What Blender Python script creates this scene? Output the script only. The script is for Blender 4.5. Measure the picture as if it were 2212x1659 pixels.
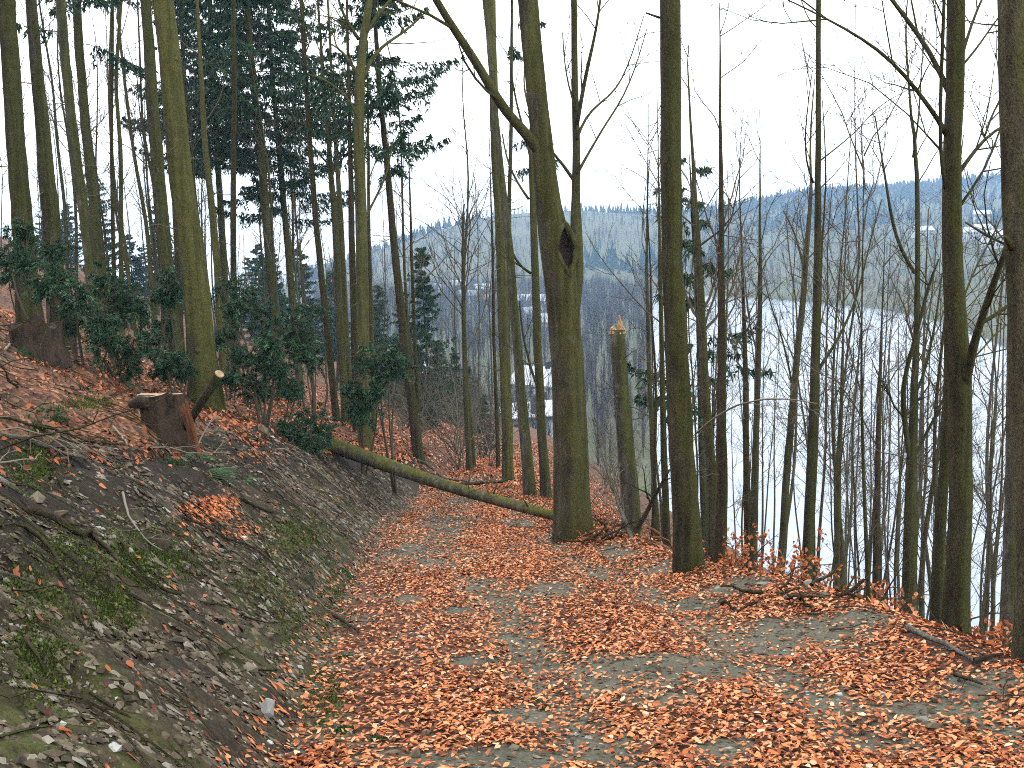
import bpy, math, random
import numpy as np
from mathutils import Matrix, Vector

# ------------------------------------------------------------------ camera, sky, sun, exposure
for o in list(bpy.data.objects):
    bpy.data.objects.remove(o, do_unlink=True)
SC = bpy.context.scene
COL = SC.collection
CAMZ = 1.6
PITCH, ROLL = math.radians(9.4), math.radians(-1.5)
FD = 2112.0                        # focal length in pixels of a 2212 x 1659 picture
cam_d = bpy.data.cameras.new('camera')
cam_d.sensor_fit = 'HORIZONTAL'; cam_d.sensor_width = 36.0; cam_d.lens = FD / 2212 * 36.0
cam_d.clip_start = 0.05; cam_d.clip_end = 6000
cam = bpy.data.objects.new('camera', cam_d); COL.objects.link(cam)
CM = Matrix.Translation((0, 0, CAMZ)) @ Matrix.Rotation(math.pi/2 - PITCH, 4, 'X') @ Matrix.Rotation(ROLL, 4, 'Z')
cam.matrix_world = CM
SC.camera = cam

SUN_EL, SUN_AZ = math.radians(58), math.radians(-35)     # azimuth from +Y towards +X
world = bpy.data.worlds.new('World'); SC.world = world; world.use_nodes = True
wn = world.node_tree.nodes; wl = world.node_tree.links; wn.clear()
w_out = wn.new('ShaderNodeOutputWorld'); w_bg = wn.new('ShaderNodeBackground')
w_sky = wn.new('ShaderNodeTexSky'); w_sky.sky_type = 'NISHITA'; w_sky.sun_disc = False
w_sky.sun_elevation = SUN_EL; w_sky.sun_rotation = SUN_AZ
w_sky.dust_density = 3.0
w_mix = wn.new('ShaderNodeMix'); w_mix.data_type = 'RGBA'
w_mix.inputs[0].default_value = 0.86                      # an even cloud cover over the clear sky
w_mix.inputs[7].default_value = (10.8, 11.0, 11.2, 1)
wl.new(w_sky.outputs[0], w_mix.inputs[6]); wl.new(w_mix.outputs[2], w_bg.inputs[0])
w_bg.inputs[1].default_value = 0.12
wl.new(w_bg.outputs[0], w_out.inputs[0])
sun_d = bpy.data.lights.new('sun', 'SUN'); sun_d.energy = 1.1; sun_d.angle = math.radians(25); sun_d.color = (1.0, 0.96, 0.90)
sun = bpy.data.objects.new('sun', sun_d); COL.objects.link(sun)
sdir = Vector((math.sin(SUN_AZ)*math.cos(SUN_EL), math.cos(SUN_AZ)*math.cos(SUN_EL), math.sin(SUN_EL)))
sun.rotation_euler = sdir.to_track_quat('Z', 'Y').to_euler(); sun.location = sdir*60
SC.view_settings.view_transform = 'Standard'; SC.view_settings.look = 'None'
SC.view_settings.gamma = 1.0; SC.view_settings.use_curve_mapping = False
SC.view_settings.exposure = 1.22
SC.render.engine = 'CYCLES'
SC.cycles.use_denoising = False; SC.cycles.filter_width = 1.05
try: SC.cycles.denoiser = 'OPENIMAGEDENOISE'
except Exception: pass
SC.cycles.max_bounces = 5; SC.cycles.diffuse_bounces = 3; SC.cycles.glossy_bounces = 2
SC.cycles.volume_bounces = 0; SC.cycles.caustics_reflective = False; SC.cycles.caustics_refractive = False

rng = np.random.default_rng(7)
random.seed(7)
U = rng.uniform

# ------------------------------------------------------------------ pixel helpers (2212 x 1659 picture)
R3 = np.array(CM.to_3x3()); CAM = np.array([0, 0, CAMZ]); FWD = -R3[:, 2]
def ray(px, py):
    return R3 @ np.array([(px-1106)/FD, -(py-829.5)/FD, -1.0])
def on_plane(px, py, Y):
    d = ray(px, py); return CAM + d*(Y/d[1])
def px_size(P, w): return w*float(np.dot(P-CAM, FWD))/FD
TG = .8*1.03**np.arange(180)
def hits(px, py, ymax=150):
    px = np.atleast_1d(np.asarray(px, float)); py = np.atleast_1d(np.asarray(py, float)); out = np.zeros((len(px), 3)); tg = TG[TG < ymax]
    for c in range(0, len(px), 400):
        L = np.stack([(px[c:c+400]-1106)/FD, -(py[c:c+400]-829.5)/FD, -np.ones(len(px[c:c+400]))], 1)@R3.T
        P = CAM+L[:, None]*tg[None, :, None]; bel = P[..., 2] < ground(P[..., 0], P[..., 1]); k = np.where(bel.any(1), bel.argmax(1), len(tg)-1)
        lo = tg[np.maximum(k-1, 0)]; hi = tg[k]
        for _ in range(18):
            m = .5*(lo+hi); Q = CAM+L*m[:, None]; u = Q[:, 2] < ground(Q[:, 0], Q[:, 1]); hi = np.where(u, m, hi); lo = np.where(u, lo, m)
        out[c:c+400] = CAM+L*hi[:, None]
    return out
def hit(px, py, ymax=150): return hits(px, py, ymax)[0]

# ------------------------------------------------------------------ terrain functions
def vnoise(x, y, seed=0):
    x = np.asarray(x, float); y = np.asarray(y, float)
    xi = np.floor(x); yi = np.floor(y); fx = x-xi; fy = y-yi
    fx = fx*fx*(3-2*fx); fy = fy*fy*(3-2*fy)
    def h(a, b):
        v = np.sin(a*127.1+b*311.7+seed*74.7)*43758.5453
        return v-np.floor(v)
    return (h(xi,yi)*(1-fx)+h(xi+1,yi)*fx)*(1-fy)+(h(xi,yi+1)*(1-fx)+h(xi+1,yi+1)*fx)*fy - .5
def fbm(x, y, s, oct=4, seed=0):
    r = 0; a = 1.0
    for i in range(oct):
        r = r + a*vnoise(x*s, y*s, seed+i); s *= 2.1; a *= .5
    return r
LY = [-30,0,4.2,8,13.7,20,25.5,35,60,200]; LX = [-.7,-.9,-1.1,-1.5,-1.9,-1.95,-1.8,-1.6,-1,0]
RY = [-30,0,4.5,5.7,7.0,8.3,8.9,10,11.9,13,17.6,22.5,30,60,200]; RX = [3.9,3.5,3.05,2.8,2.58,2.3,1.98,1.55,1.15,.9,.4,.05,-.1,1.5,3]
def smoothtab(Y, X):
    g = np.arange(-30, 200, .1); v = np.interp(g, Y, X)
    k = np.hanning(21); k /= k.sum(); v = np.convolve(np.pad(v, 10, 'edge'), k, 'valid'); return g, v
_gl = smoothtab(LY, LX); _gr = smoothtab(RY, RX)
def xl(y): return np.interp(y, *_gl) + .12*vnoise(np.asarray(y)*.9, 3.3, 5)
def xr(y): return np.interp(y, *_gr) + .16*vnoise(np.asarray(y)*.8, 9.1, 6)
def bankh(y): return np.interp(y, [-5,12,15,19,30,60], [1.5,1.5,1.3,.9,.6,.4])
def ground(x, y):
    x = np.asarray(x, float); y = np.asarray(y, float)
    z = -.2*y
    s = xl(y)-x; B = bankh(y); s0 = B/.9
    sl = np.maximum(s, 0)
    steep = np.minimum(sl, s0)
    rise = .9*steep + .40*np.maximum(sl-s0, 0)
    rise = rise - .10*np.exp(-((sl-s0)/.25)**2)*(sl > 0)                 # a worn lip
    z = z + rise
    k = np.clip(sl/.5, 0, 1)
    z = z + k*(.22*fbm(x, y, .9, 4, 11) + .08*fbm(x, y, 4., 3, 21))
    z = z + np.clip((sl-1.0)/6, 0, 1)*.5*fbm(x, y, .25, 3, 31)
    z = z + .05*fbm(x, y, 1.1, 3, 41)
    r = x-xr(y); rr = np.maximum(r, 0)
    z = z + .10*np.exp(-((r+.12)/.35)**2)
    z = z - (.65*rr - .65*.5*(1-np.exp(-rr/.5)))
    z = z + np.clip(rr/1.5, 0, 1)*.35*fbm(x, y, .5, 3, 51)
    # wheel ruts
    xc = .5*(xl(y)+xr(y)); 
    z = z - .035*np.exp(-((x-xc-.75)/.22)**2) - .03*np.exp(-((x-xc+.65)/.22)**2)
    return z

# ------------------------------------------------------------------ mesh builder
class MB:
    def __init__(s): s.V = []; s.Q = []; s.T = []; s.A = []; s.n = 0
    def add(s, V, Q=None, T=None, a=None):
        V = np.asarray(V, float).reshape(-1, 3)
        if Q is not None and len(Q): s.Q.append(np.asarray(Q, int)+s.n)
        if T is not None and len(T): s.T.append(np.asarray(T, int)+s.n)
        s.A.append(np.full(len(V), .5) if a is None else np.broadcast_to(np.asarray(a, float), (len(V),)))
        s.V.append(V); s.n += len(V)
    def mesh(s, name, mat, smooth=False, origin=None):
        V = np.concatenate(s.V) if s.V else np.zeros((0, 3))
        if origin is not None: V = V-np.asarray(origin)
        me = bpy.data.meshes.new(name)
        Q = np.concatenate(s.Q) if s.Q else np.zeros((0, 4), int); T = np.concatenate(s.T) if s.T else np.zeros((0, 3), int)
        loops = np.concatenate([Q.ravel(), T.ravel()]).astype(np.int32)
        starts = np.concatenate([np.arange(len(Q))*4, len(Q)*4+np.arange(len(T))*3]).astype(np.int32)
        me.vertices.add(len(V)); me.vertices.foreach_set('co', V.astype(np.float32).ravel())
        me.loops.add(len(loops)); me.loops.foreach_set('vertex_index', loops)
        me.polygons.add(len(starts)); me.polygons.foreach_set('loop_start', starts)
        at = me.attributes.new('rnd', 'FLOAT', 'POINT'); at.data.foreach_set('value', np.concatenate(s.A).astype(np.float32) if s.A else [])
        me.update(calc_edges=True); 
        me.polygons.foreach_set('use_smooth', np.full(len(starts), bool(smooth)))
        me.materials.append(mat); return me
    def obj(s, name, mat, parent=None, smooth=False, origin=None):
        o = bpy.data.objects.new(name, s.mesh(name, mat, smooth, origin)); COL.objects.link(o)
        if parent is not None: o.parent = parent
        elif origin is not None: o.location = origin
        return o
def tag(o, label=None, cat=None, group=None, kind=None):
    if label: o['label'] = label
    if cat: o['category'] = cat
    if group: o['group'] = group
    if kind: o['kind'] = kind
    return o
def empty(name, loc, label, cat, group=None):
    o = bpy.data.objects.new(name, None); COL.objects.link(o); o.location = loc; o.empty_display_size = .1
    return tag(o, label, cat, group)
def copy_tree(o, parent=None):
    c = o.copy(); COL.objects.link(c); c.parent = parent
    for ch in list(o.children): copy_tree(ch, c)
    return c

def tube(mb, pts, rad, n=6, cap=True, wob=0., a=.5, seed=0):
    P = np.asarray(pts, float); k = len(P); r = np.broadcast_to(np.asarray(rad, float), (k,))
    t = np.gradient(P, axis=0); t /= np.linalg.norm(t, axis=1, keepdims=True)+1e-9
    ref = np.array([0, 1., 0]) if abs(t[k//2][1]) < .8 else np.array([1., 0, 0])
    u = np.cross(t, ref); u /= np.linalg.norm(u, axis=1, keepdims=True)+1e-9
    v = np.cross(t, u)
    th = np.arange(n)*2*math.pi/n
    R = r[:, None]*np.ones(n)
    if wob:
        rg = np.random.default_rng(seed); c = rg.uniform(0, 6.28, 6)
        zz = np.arange(k)[:, None]
        R = R*(1+wob*(.5*np.sin(2*th+c[0]+zz*.21)+.4*np.sin(3*th+c[1]-zz*.33)+.3*np.sin(5*th+c[2]+zz*.5)+.25*rg.normal(size=(k, n))))
    V = P[:, None]+R[..., None]*(np.cos(th)[None, :, None]*u[:, None]+np.sin(th)[None, :, None]*v[:, None])
    i = np.arange(k-1)[:, None]*n; j = np.arange(n)[None]; j2 = (j+1) % n
    Q = np.stack([i+j, i+j2, i+n+j2, i+n+j], -1).reshape(-1, 4)
    V = V.reshape(-1, 3); T = None
    if cap:
        V = np.concatenate([V, P[:1], P[-1:]]); c0 = k*n; c1 = c0+1; e = np.arange(n); e2 = (e+1) % n
        T = np.concatenate([np.stack([e2, e, np.full(n, c0)], 1), np.stack([(k-1)*n+e, (k-1)*n+e2, np.full(n, c1)], 1)])
    mb.add(V, Q, T, a)
def resample(P, r, step):
    P = np.asarray(P, float); r = np.asarray(r, float)
    d = np.concatenate([[0], np.cumsum(np.linalg.norm(np.diff(P, axis=0), axis=1))]); n = max(2, int(d[-1]/step)+1)
    s = np.linspace(0, d[-1], n)
    Q = np.stack([np.interp(s, d, P[:, i]) for i in range(3)], 1)
    if n > 6:                                             # soften the corners
        for _ in range(2):
            Q[1:-1] = .25*Q[:-2]+.5*Q[1:-1]+.25*Q[2:]
    return Q, np.interp(s, d, r)
def unit(v): v = np.asarray(v, float); return v/(np.linalg.norm(v)+1e-9)

# ------------------------------------------------------------------ materials
def srgb(r, g, b):
    f = lambda c: (c/255/12.92) if c/255 <= .04045 else ((c/255+.055)/1.055)**2.4
    return (f(r), f(g), f(b), 1)
class NT:
    def __init__(s, name):
        s.m = bpy.data.materials.new(name); s.m.use_nodes = True; s.t = s.m.node_tree; s.t.nodes.clear()
        s.out = s.t.nodes.new('ShaderNodeOutputMaterial'); s.b = s.t.nodes.new('ShaderNodeBsdfPrincipled')
        s.t.links.new(s.b.outputs[0], s.out.inputs[0]); s.co = None
        s.b.inputs['Roughness'].default_value = .85
        s.b.inputs['Specular IOR Level'].default_value = .25
    def N(s, ty, **k):
        n = s.t.nodes.new(ty)
        for a, b in k.items(): setattr(n, a, b)
        return n
    def L(s, a, b): s.t.links.new(a, b)
    def coord(s, scale=(1, 1, 1), kind='Object'):
        tc = s.N('ShaderNodeTexCoord'); mp = s.N('ShaderNodeMapping'); mp.inputs['Scale'].default_value = scale
        s.L(tc.outputs[kind], mp.inputs[0]); return mp.outputs[0]
    def noise(s, vec, scale, detail=4, rough=.6, dist=0):
        n = s.N('ShaderNodeTexNoise'); n.inputs['Scale'].default_value = scale; n.inputs['Detail'].default_value = detail
        n.inputs['Roughness'].default_value = rough; n.inputs['Distortion'].default_value = dist
        if vec is not None: s.L(vec, n.inputs['Vector'])
        return n.outputs['Fac']
    def voro(s, vec, scale, feature='F1', out='Color', rand=1):
        n = s.N('ShaderNodeTexVoronoi', feature=feature); n.inputs['Scale'].default_value = scale; n.inputs['Randomness'].default_value = rand
        s.L(vec, n.inputs['Vector']); return n.outputs[out]
    def ramp(s, fac, stops, interp='LINEAR'):
        r = s.N('ShaderNodeValToRGB'); r.color_ramp.interpolation = interp; e = r.color_ramp.elements
        while len(e) < len(stops): e.new(.5)
        for i, (p, c) in enumerate(stops):
            e[i].position = p; e[i].color = c if len(c) == 4 else (*c, 1)
        s.L(fac, r.inputs[0]); return r.outputs[0]
    def mix(s, fac, a, b, mode='MIX'):
        n = s.N('ShaderNodeMix', data_type='RGBA', blend_type=mode)
        for k, v in ((0, fac), (6, a), (7, b)):
            if hasattr(v, 'links'): s.L(v, n.inputs[k])
            else: n.inputs[k].default_value = v
        return n.outputs[2]
    def math(s, op, a, b=0.):
        n = s.N('ShaderNodeMath', operation=op)
        for k, v in ((0, a), (1, b)):
            if hasattr(v, 'links'): s.L(v, n.inputs[k])
            else: n.inputs[k].default_value = v
        return n.outputs[0]
    def attr(s, name='rnd'):
        n = s.N('ShaderNodeAttribute', attribute_name=name); return n.outputs['Fac']
    def bump(s, h, strength=.5, dist=.02):
        n = s.N('ShaderNodeBump'); n.inputs['Strength'].default_value = strength; n.inputs['Distance'].default_value = dist
        s.L(h, n.inputs['Height']); s.L(n.outputs[0], s.b.inputs['Normal'])
    def color(s, c):
        if hasattr(c, 'links'): s.L(c, s.b.inputs['Base Color'])
        else: s.b.inputs['Base Color'].default_value = c if len(c) == 4 else (*c, 1)
        return s

def bark(name, dark, light, moss, moss_amt, vert=.25, scale=9., moss_dir=(.8, -.3, .2), patch=2.2):
    m = NT(name); v = m.coord((1, 1, vert))
    n1 = m.noise(v, scale, 6, .7); n2 = m.noise(m.coord((1, 1, .6)), patch, 4, .6)
    base = m.ramp(n1, [(.3, dark), (.7, light)])
    g = m.N('ShaderNodeNewGeometry'); dp = m.N('ShaderNodeVectorMath', operation='DOT_PRODUCT')
    m.L(g.outputs['Normal'], dp.inputs[0]); dp.inputs[1].default_value = moss_dir
    k = m.math('ADD', m.math('MULTIPLY', dp.outputs['Value'], .38), m.math('MULTIPLY', n2, 1.15))
    k = m.math('ADD', k, moss_amt-.62)
    k = m.ramp(k, [(.36, (0, 0, 0)), (.50, (1, 1, 1))])
    c = m.mix(k, base, m.mix(n1, (moss[0]*.45, moss[1]*.45, moss[2]*.45, 1), (moss[0]*1.3, moss[1]*1.3, moss[2]*1.3, 1)))
    spots = m.ramp(m.voro(m.coord((1, 1, .7)), 22., 'F1', 'Distance'), [(.05, (1, 1, 1)), (.14, (0, 0, 0))])
    c = m.mix(m.math('MULTIPLY', spots, .7), c, (.03, .026, .018, 1))
    lich = m.ramp(m.noise(m.coord((1, 1, .7)), 7., 5, .75), [(.60, (0, 0, 0)), (.68, (1, 1, 1))]); c = m.mix(m.math('MULTIPLY', lich, .45), c, (light[0]*1.5, light[1]*1.55, light[2]*1.5, 1))
    strk = m.ramp(m.noise(m.coord((1, 1, .05)), 13., 4, .6), [(.36, (.45, .43, .40)), (.58, (1.1, 1.1, 1.1))]); c = m.mix(.6, c, strk, 'MULTIPLY')
    fine = m.noise(m.coord((1, 1, .45)), 85., 3, .7); c = m.mix(.75, c, m.ramp(fine, [(.30, (.5, .49, .47)), (.5, (.95, .95, .95)), (.70, (1.4, 1.37, 1.33))]), 'MULTIPLY')
    band = m.noise(m.coord((.25, .25, 3.2)), 2.2, 4, .7); c = m.mix(.28, c, m.ramp(band, [(.33, (.55, .53, .50)), (.6, (1.15, 1.15, 1.12))]), 'MULTIPLY')
    m.color(c); m.bump(m.math('ADD', m.math('ADD', n1, m.math('MULTIPLY', fine, .8)), m.math('MULTIPLY', band, .2)), 1., .04)
    m.b.inputs['Roughness'].default_value = .95; m.b.inputs['Specular IOR Level'].default_value = .08; return m.m
M = {}
M['beech'] = bark('beech_bark', (.034, .030, .018), (.116, .106, .068), (.088, .088, .030), .46)
M['beech_dark'] = bark('dark_beech_bark', (.023, .020, .011), (.080, .072, .043), (.070, .072, .023), .48)
M['moss_bark'] = bark('mossy_bark', (.042, .038, .022), (.125, .116, .072), (.112, .112, .036), .56, .4, 14.)
M['spruce_bark'] = bark('spruce_bark', (.029, .025, .017), (.105, .094, .066), (.076, .080, .027), .40, .5, 16.)
M['brown_bark'] = bark('brown_bark', (.034, .023, .014), (.100, .068, .043), (.06, .06, .02), .36, .4, 14.)
M['slim_bark'] = bark('slim_bark', (.048, .041, .026), (.135, .115, .076), (.095, .094, .033), .42, .4, 14.)
M['pale_bark'] = bark('grey_bark', (.050, .046, .036), (.155, .142, .112), (.085, .09, .032), .42, .35, 12.)
M['log_bark'] = bark('log_bark', (.050, .044, .026), (.165, .150, .095), (.125, .125, .035), .50, .5, 14.)
M['grey_trunk'] = bark('slate_bark', (.036, .034, .030), (.110, .102, .088), (.075, .075, .032), .36, .3, 11.)
M['twig'] = NT('twig_bark').color((.075, .063, .040)).m
M['twig_pale'] = NT('dead_twig').color((.15, .13, .095)).m
M['dead'] = bark('dead_wood', (.024, .018, .012), (.095, .072, .050), (.06, .065, .024), .25, .5, 18.)
M['grey_wood'] = bark('weathered_wood', (.09, .085, .07), (.25, .24, .21), (.12, .13, .06), .25, .5, 18.)
def simple(name, c0, c1, scale=8, bump=.4, bd=.01, rough=.85, vec=(1, 1, 1)):
    m = NT(name); n = m.noise(m.coord(vec), scale, 6, .65); m.color(m.ramp(n, [(.3, c0), (.7, c1)])); m.bump(n, bump, bd)
    m.b.inputs['Roughness'].default_value = rough; return m.m
M['raw_wood'] = simple('split_wood', (.20, .11, .045), (.50, .33, .18), 26, .6, .01, .8, (1, 1, .1))
M['rust_wood'] = simple('rotten_wood', (.05, .018, .007), (.21, .085, .032), 14, .8, .02, .9, (1, 1, .2))
M['cut_wood'] = simple('cut_wood', (.16, .11, .06), (.36, .26, .155), 24)
M['stump_dark'] = simple('stump_bark', (.006, .005, .004), (.070, .046, .028), 11, 1., .05, .95, (1, 1, .4))
def leafmat(name, stops, trans=.0):
    m = NT(name); a = m.attr(); c = m.ramp(a, stops)
    n = m.noise(m.coord((1, 1, 1)), 30., 2); c = m.mix(.35, c, m.mix(n, (.25, .2, .15, 1), (1, 1, 1, 1)), 'MULTIPLY')
    m.color(c); m.b.inputs['Roughness'].default_value = .6; m.b.inputs['Specular IOR Level'].default_value = .25
    return m.m
M['leaf'] = leafmat('dry_beech_leaf', [(0, (.022, .007, .003)), (.20, (.10, .022, .006)), (.44, (.36, .100, .027)), (.70, (.57, .200, .066)), (.90, (.62, .30, .140)), (1, (.68, .48, .32))])
M['leaf_dull'] = leafmat('old_beech_leaf', [(0, (.045, .016, .008)), (.35, (.15, .055, .020)), (.7, (.30, .135, .055)), (1, (.52, .37, .23))])
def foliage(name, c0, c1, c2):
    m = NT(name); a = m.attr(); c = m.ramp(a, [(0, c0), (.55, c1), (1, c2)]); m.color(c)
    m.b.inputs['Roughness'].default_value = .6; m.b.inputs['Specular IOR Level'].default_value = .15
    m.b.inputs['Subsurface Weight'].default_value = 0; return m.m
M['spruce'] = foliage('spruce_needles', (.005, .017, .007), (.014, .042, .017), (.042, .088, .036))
M['yew'] = foliage('yew_needles', (.006, .019, .008), (.018, .050, .022), (.060, .120, .055))
M['fern'] = foliage('fern_green', (.012, .035, .012), (.030, .088, .028), (.07, .17, .06))
M['moss'] = foliage('moss_green', (.025, .036, .006), (.062, .09, .012), (.13, .18, .025))
def stonemat():
    m = NT('slate_stone'); a = m.attr(); v = m.coord()
    c = m.ramp(a, [(0, (.022, .017, .011)), (.3, (.072, .053, .032)), (.6, (.135, .108, .070)), (.85, (.22, .205, .170)), (1, (.40, .41, .40))])
    n = m.noise(v, 18., 5); c = m.mix(.55, c, m.ramp(n, [(.3, (.35, .32, .25)), (.7, (1, 1, 1))]), 'MULTIPLY')
    m.color(c); m.bump(n, .5, .01); m.b.inputs['Roughness'].default_value = .8; return m.m
M['stone'] = stonemat()
def pathmat():
    m = NT('gravel_path'); v = m.coord()
    n = m.noise(v, 1.3, 5); f = m.voro(v, 55., 'F1', 'Color'); f2 = m.noise(v, 42., 5, .75)
    c = m.ramp(n, [(.3, (.048, .045, .029)), (.55, (.090, .086, .061)), (.75, (.068, .056, .036))])
    c = m.mix(.55, c, m.ramp(f2, [(.3, (.12, .12, .11)), (.7, (1.6, 1.6, 1.5))]), 'MULTIPLY')
    sp = m.ramp(m.voro(v, 34., 'F1', 'Distance'), [(.1, (1, 1, 1)), (.35, (0, 0, 0))])
    c = m.mix(m.math('MULTIPLY', sp, m.math('MULTIPLY', f2, .5)), c, (.33, .33, .29, 1))
    mould = m.ramp(m.voro(v, 40., 'F1', 'Color'), [(.1, (.018, .008, .004)), (.6, (.075, .027, .011)), (.9, (.15, .062, .026))])
    c = m.mix(m.ramp(m.math('ADD', m.attr(), m.math('MULTIPLY', f2, .25)), [(.12, (0, 0, 0)), (.42, (1, 1, 1))]), mould, c)
    m.color(c); m.bump(m.math('ADD', f2, m.math('MULTIPLY', sp, .7)), .8, .02); return m.m
M['path'] = pathmat()
def bankmat():
    m = NT('earth_bank'); v = m.coord()
    n = m.noise(v, 2.1, 6, .65, .6); f = m.noise(v, 26., 5, .78); mo = m.noise(v, 1.05, 5, .6, .4)
    c = m.ramp(n, [(.25, (.010, .007, .003)), (.5, (.032, .023, .011)), (.75, (.066, .052, .030))])
    c = m.mix(.8, c, m.ramp(f, [(.34, (.12, .11, .09)), (.52, (.9, .88, .82)), (.70, (2.2, 2.1, 1.9))]), 'MULTIPLY')
    k = m.math('MULTIPLY', m.ramp(mo, [(.51, (0, 0, 0)), (.63, (1, 1, 1))]), m.ramp(f, [(.30, (0, 0, 0)), (.55, (1, 1, 1))]))
    c = m.mix(m.math('MULTIPLY', k, .8), c, (.060, .070, .013, 1))
    hum = m.ramp(m.math('ADD', m.attr(), m.math('MULTIPLY', m.noise(v, 3.0, 4), .7)), [(.95, (0, 0, 0)), (1.22, (1, 1, 1))])  # shade of undercut pockets below the lip, put into the soil colour
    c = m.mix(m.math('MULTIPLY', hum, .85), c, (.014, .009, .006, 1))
    m.color(c); m.bump(m.math('ADD', m.math('MULTIPLY', f, .8), n), .9, .04); m.b.inputs['Roughness'].default_value = .95; return m.m
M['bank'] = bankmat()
def littermat():
    m = NT('leaf_litter'); v = m.coord()
    vc = m.N('ShaderNodeTexVoronoi'); vc.inputs['Scale'].default_value = 22.; m.L(v, vc.inputs['Vector'])
    sep = m.N('ShaderNodeSeparateColor'); m.L(vc.outputs['Color'], sep.inputs[0])
    c = m.ramp(sep.outputs[0], [(0, (.030, .010, .005)), (.35, (.11, .034, .012)), (.75, (.24, .085, .030)), (1, (.40, .21, .11))])
    n = m.noise(v, .7, 5, .65); d = m.ramp(n, [(.38, (.0, .0, .0)), (.62, (1, 1, 1))])
    soil = m.ramp(m.noise(v, 30., 4), [(.3, (.012, .009, .006)), (.7, (.065, .047, .030))])
    c = m.mix(m.math('ADD', m.math('MULTIPLY', d, .60), .18), soil, c)
    m.color(c); m.bump(m.math('ADD', sep.outputs[1], vc.outputs['Distance']), .9, .03); m.b.inputs['Roughness'].default_value = .9; return m.m
M['litter'] = littermat()

BARE = [(905, 1185, 60, 34), (960, 1135, 70, 26), (1000, 1085, 60, 16), (1045, 1032, 60, 14), (930, 1215, 40, 18), (1190, 1277, 62, 16), (985, 1320, 40, 8), (1400, 1448, 175, 34), (1330, 1490, 130, 28), (1520, 1440, 90, 26), (1620, 1405, 110, 26), (1740, 1365, 110, 28), (1830, 1345, 70, 20),
        (1500, 1310, 60, 14), (1590, 1270, 70, 16), (1090, 1640, 170, 26), (1010, 1655, 120, 24), (1450, 1510, 80, 16), (2110, 1480, 90, 30), (2050, 1540, 110, 26), (2160, 1590, 70, 22), (1330, 1185, 45, 18), (1120, 1130, 40, 10), (1420, 1230, 50, 12), (1140, 1545, 60, 14), (1560, 1620, 50, 10), (880, 1300, 30, 10), (1010, 1430, 60, 12)]
BE = []
for px, py, ax, ay in BARE:
    C = hit(px, py); n0 = hit(px, py+ay); f0 = hit(px, py-ay); BE.append((C[0], C[1], px_size(C, ax), max(.5*(f0[1]-n0[1]), .12)))
def bare(x, y):
    b = np.zeros_like(x); nz = 1.5*vnoise(x*2.3, y*2.3, 12)+1.1*vnoise(x*6, y*6, 13)
    for cx_, cy_, rx, ry in BE: b = np.maximum(b, 1.95-((x-cx_)/rx)**2-((y-cy_)/ry)**2*.9+nz)
    xc = .5*(xl(y)+xr(y))
    for off in (.72, -.62): b = np.maximum(b, 1.35*np.exp(-((x-xc-off-.15*vnoise(y*.6, 1.7, 14))/.24)**2)+.9*nz-.25)
    return np.clip(b*.55, 0, 1)
# ------------------------------------------------------------------ near terrain: one grid, cut into path, bank and hillside
def axis(segs):
    out = []
    for a, b, n0, n1 in segs:
        x = a
        while x < b:
            out.append(x); f = (x-a)/(b-a); x += n0*(n1/n0)**f
    out.append(segs[-1][1]); return np.array(out)
gx = np.concatenate([-axis([(7, 160, .18, 10)])[::-1], axis([(-7, -5, .18, .085), (-5, -1, .085, .07), (-1, 3.2, .085, .10), (3.2, 7, .10, .25)])[1:-1], axis([(7, 70, .25, 6)])])
gy = axis([(-8, 1.5, .8, .1), (1.5, 9, .06, .075), (9, 16, .08, .20), (16, 40, .20, .8), (40, 190, .8, 8)])
GX, GY = np.meshgrid(gx, gy)
GZ = ground(GX, GY)
near = np.clip((18-GY)/8, 0, 1)*np.clip((9-np.abs(GX))/3, 0, 1)
sL = xl(GY)-GX
GZ = GZ + near*np.where(sL > 0, .045*fbm(GX, GY, 9., 3, 61), .012*fbm(GX, GY, 12., 2, 71))
nyy, nxx = GX.shape
GV = np.stack([GX, GY, GZ], -1).reshape(-1, 3)
ii = np.arange(nyy-1)[:, None]*nxx+np.arange(nxx-1)[None]
GQ = np.stack([ii, ii+1, ii+nxx+1, ii+nxx], -1).reshape(-1, 4)
cx = GV[GQ].mean(1); cxl = xl(cx[:, 1]); cxr = xr(cx[:, 1]); cs0 = bankh(cx[:, 1])/.9
wig = .25*vnoise(cx[:, 0]*2, cx[:, 1]*2, 81)
is_path = (cx[:, 0] > cxl) & (cx[:, 0] < cxr+.35+wig*.6) & (cx[:, 1] < 45)
is_bank = (cx[:, 0] <= cxl) & (cx[:, 0] > cxl-cs0-.1+wig) & (cx[:, 1] < 24)
def sub(mask, name, mat):
    Q = GQ[mask]; idx, inv = np.unique(Q, return_inverse=True)
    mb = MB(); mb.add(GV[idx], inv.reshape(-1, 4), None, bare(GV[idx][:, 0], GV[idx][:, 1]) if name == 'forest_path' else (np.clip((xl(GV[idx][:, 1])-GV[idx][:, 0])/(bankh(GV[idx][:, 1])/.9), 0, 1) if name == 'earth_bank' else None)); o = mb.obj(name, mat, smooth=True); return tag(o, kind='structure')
path_o = sub(is_path, 'forest_path', M['path'])
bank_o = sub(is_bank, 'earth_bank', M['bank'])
hill_o = sub(~is_path & ~is_bank, 'hillside', M['litter'])
path_o['label'] = 'gravel forest path covered in rust coloured beech leaves'; bank_o['label'] = 'steep stony cut earth bank beside the path'
hill_o['label'] = 'wooded hillside under brown leaf litter'

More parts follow.
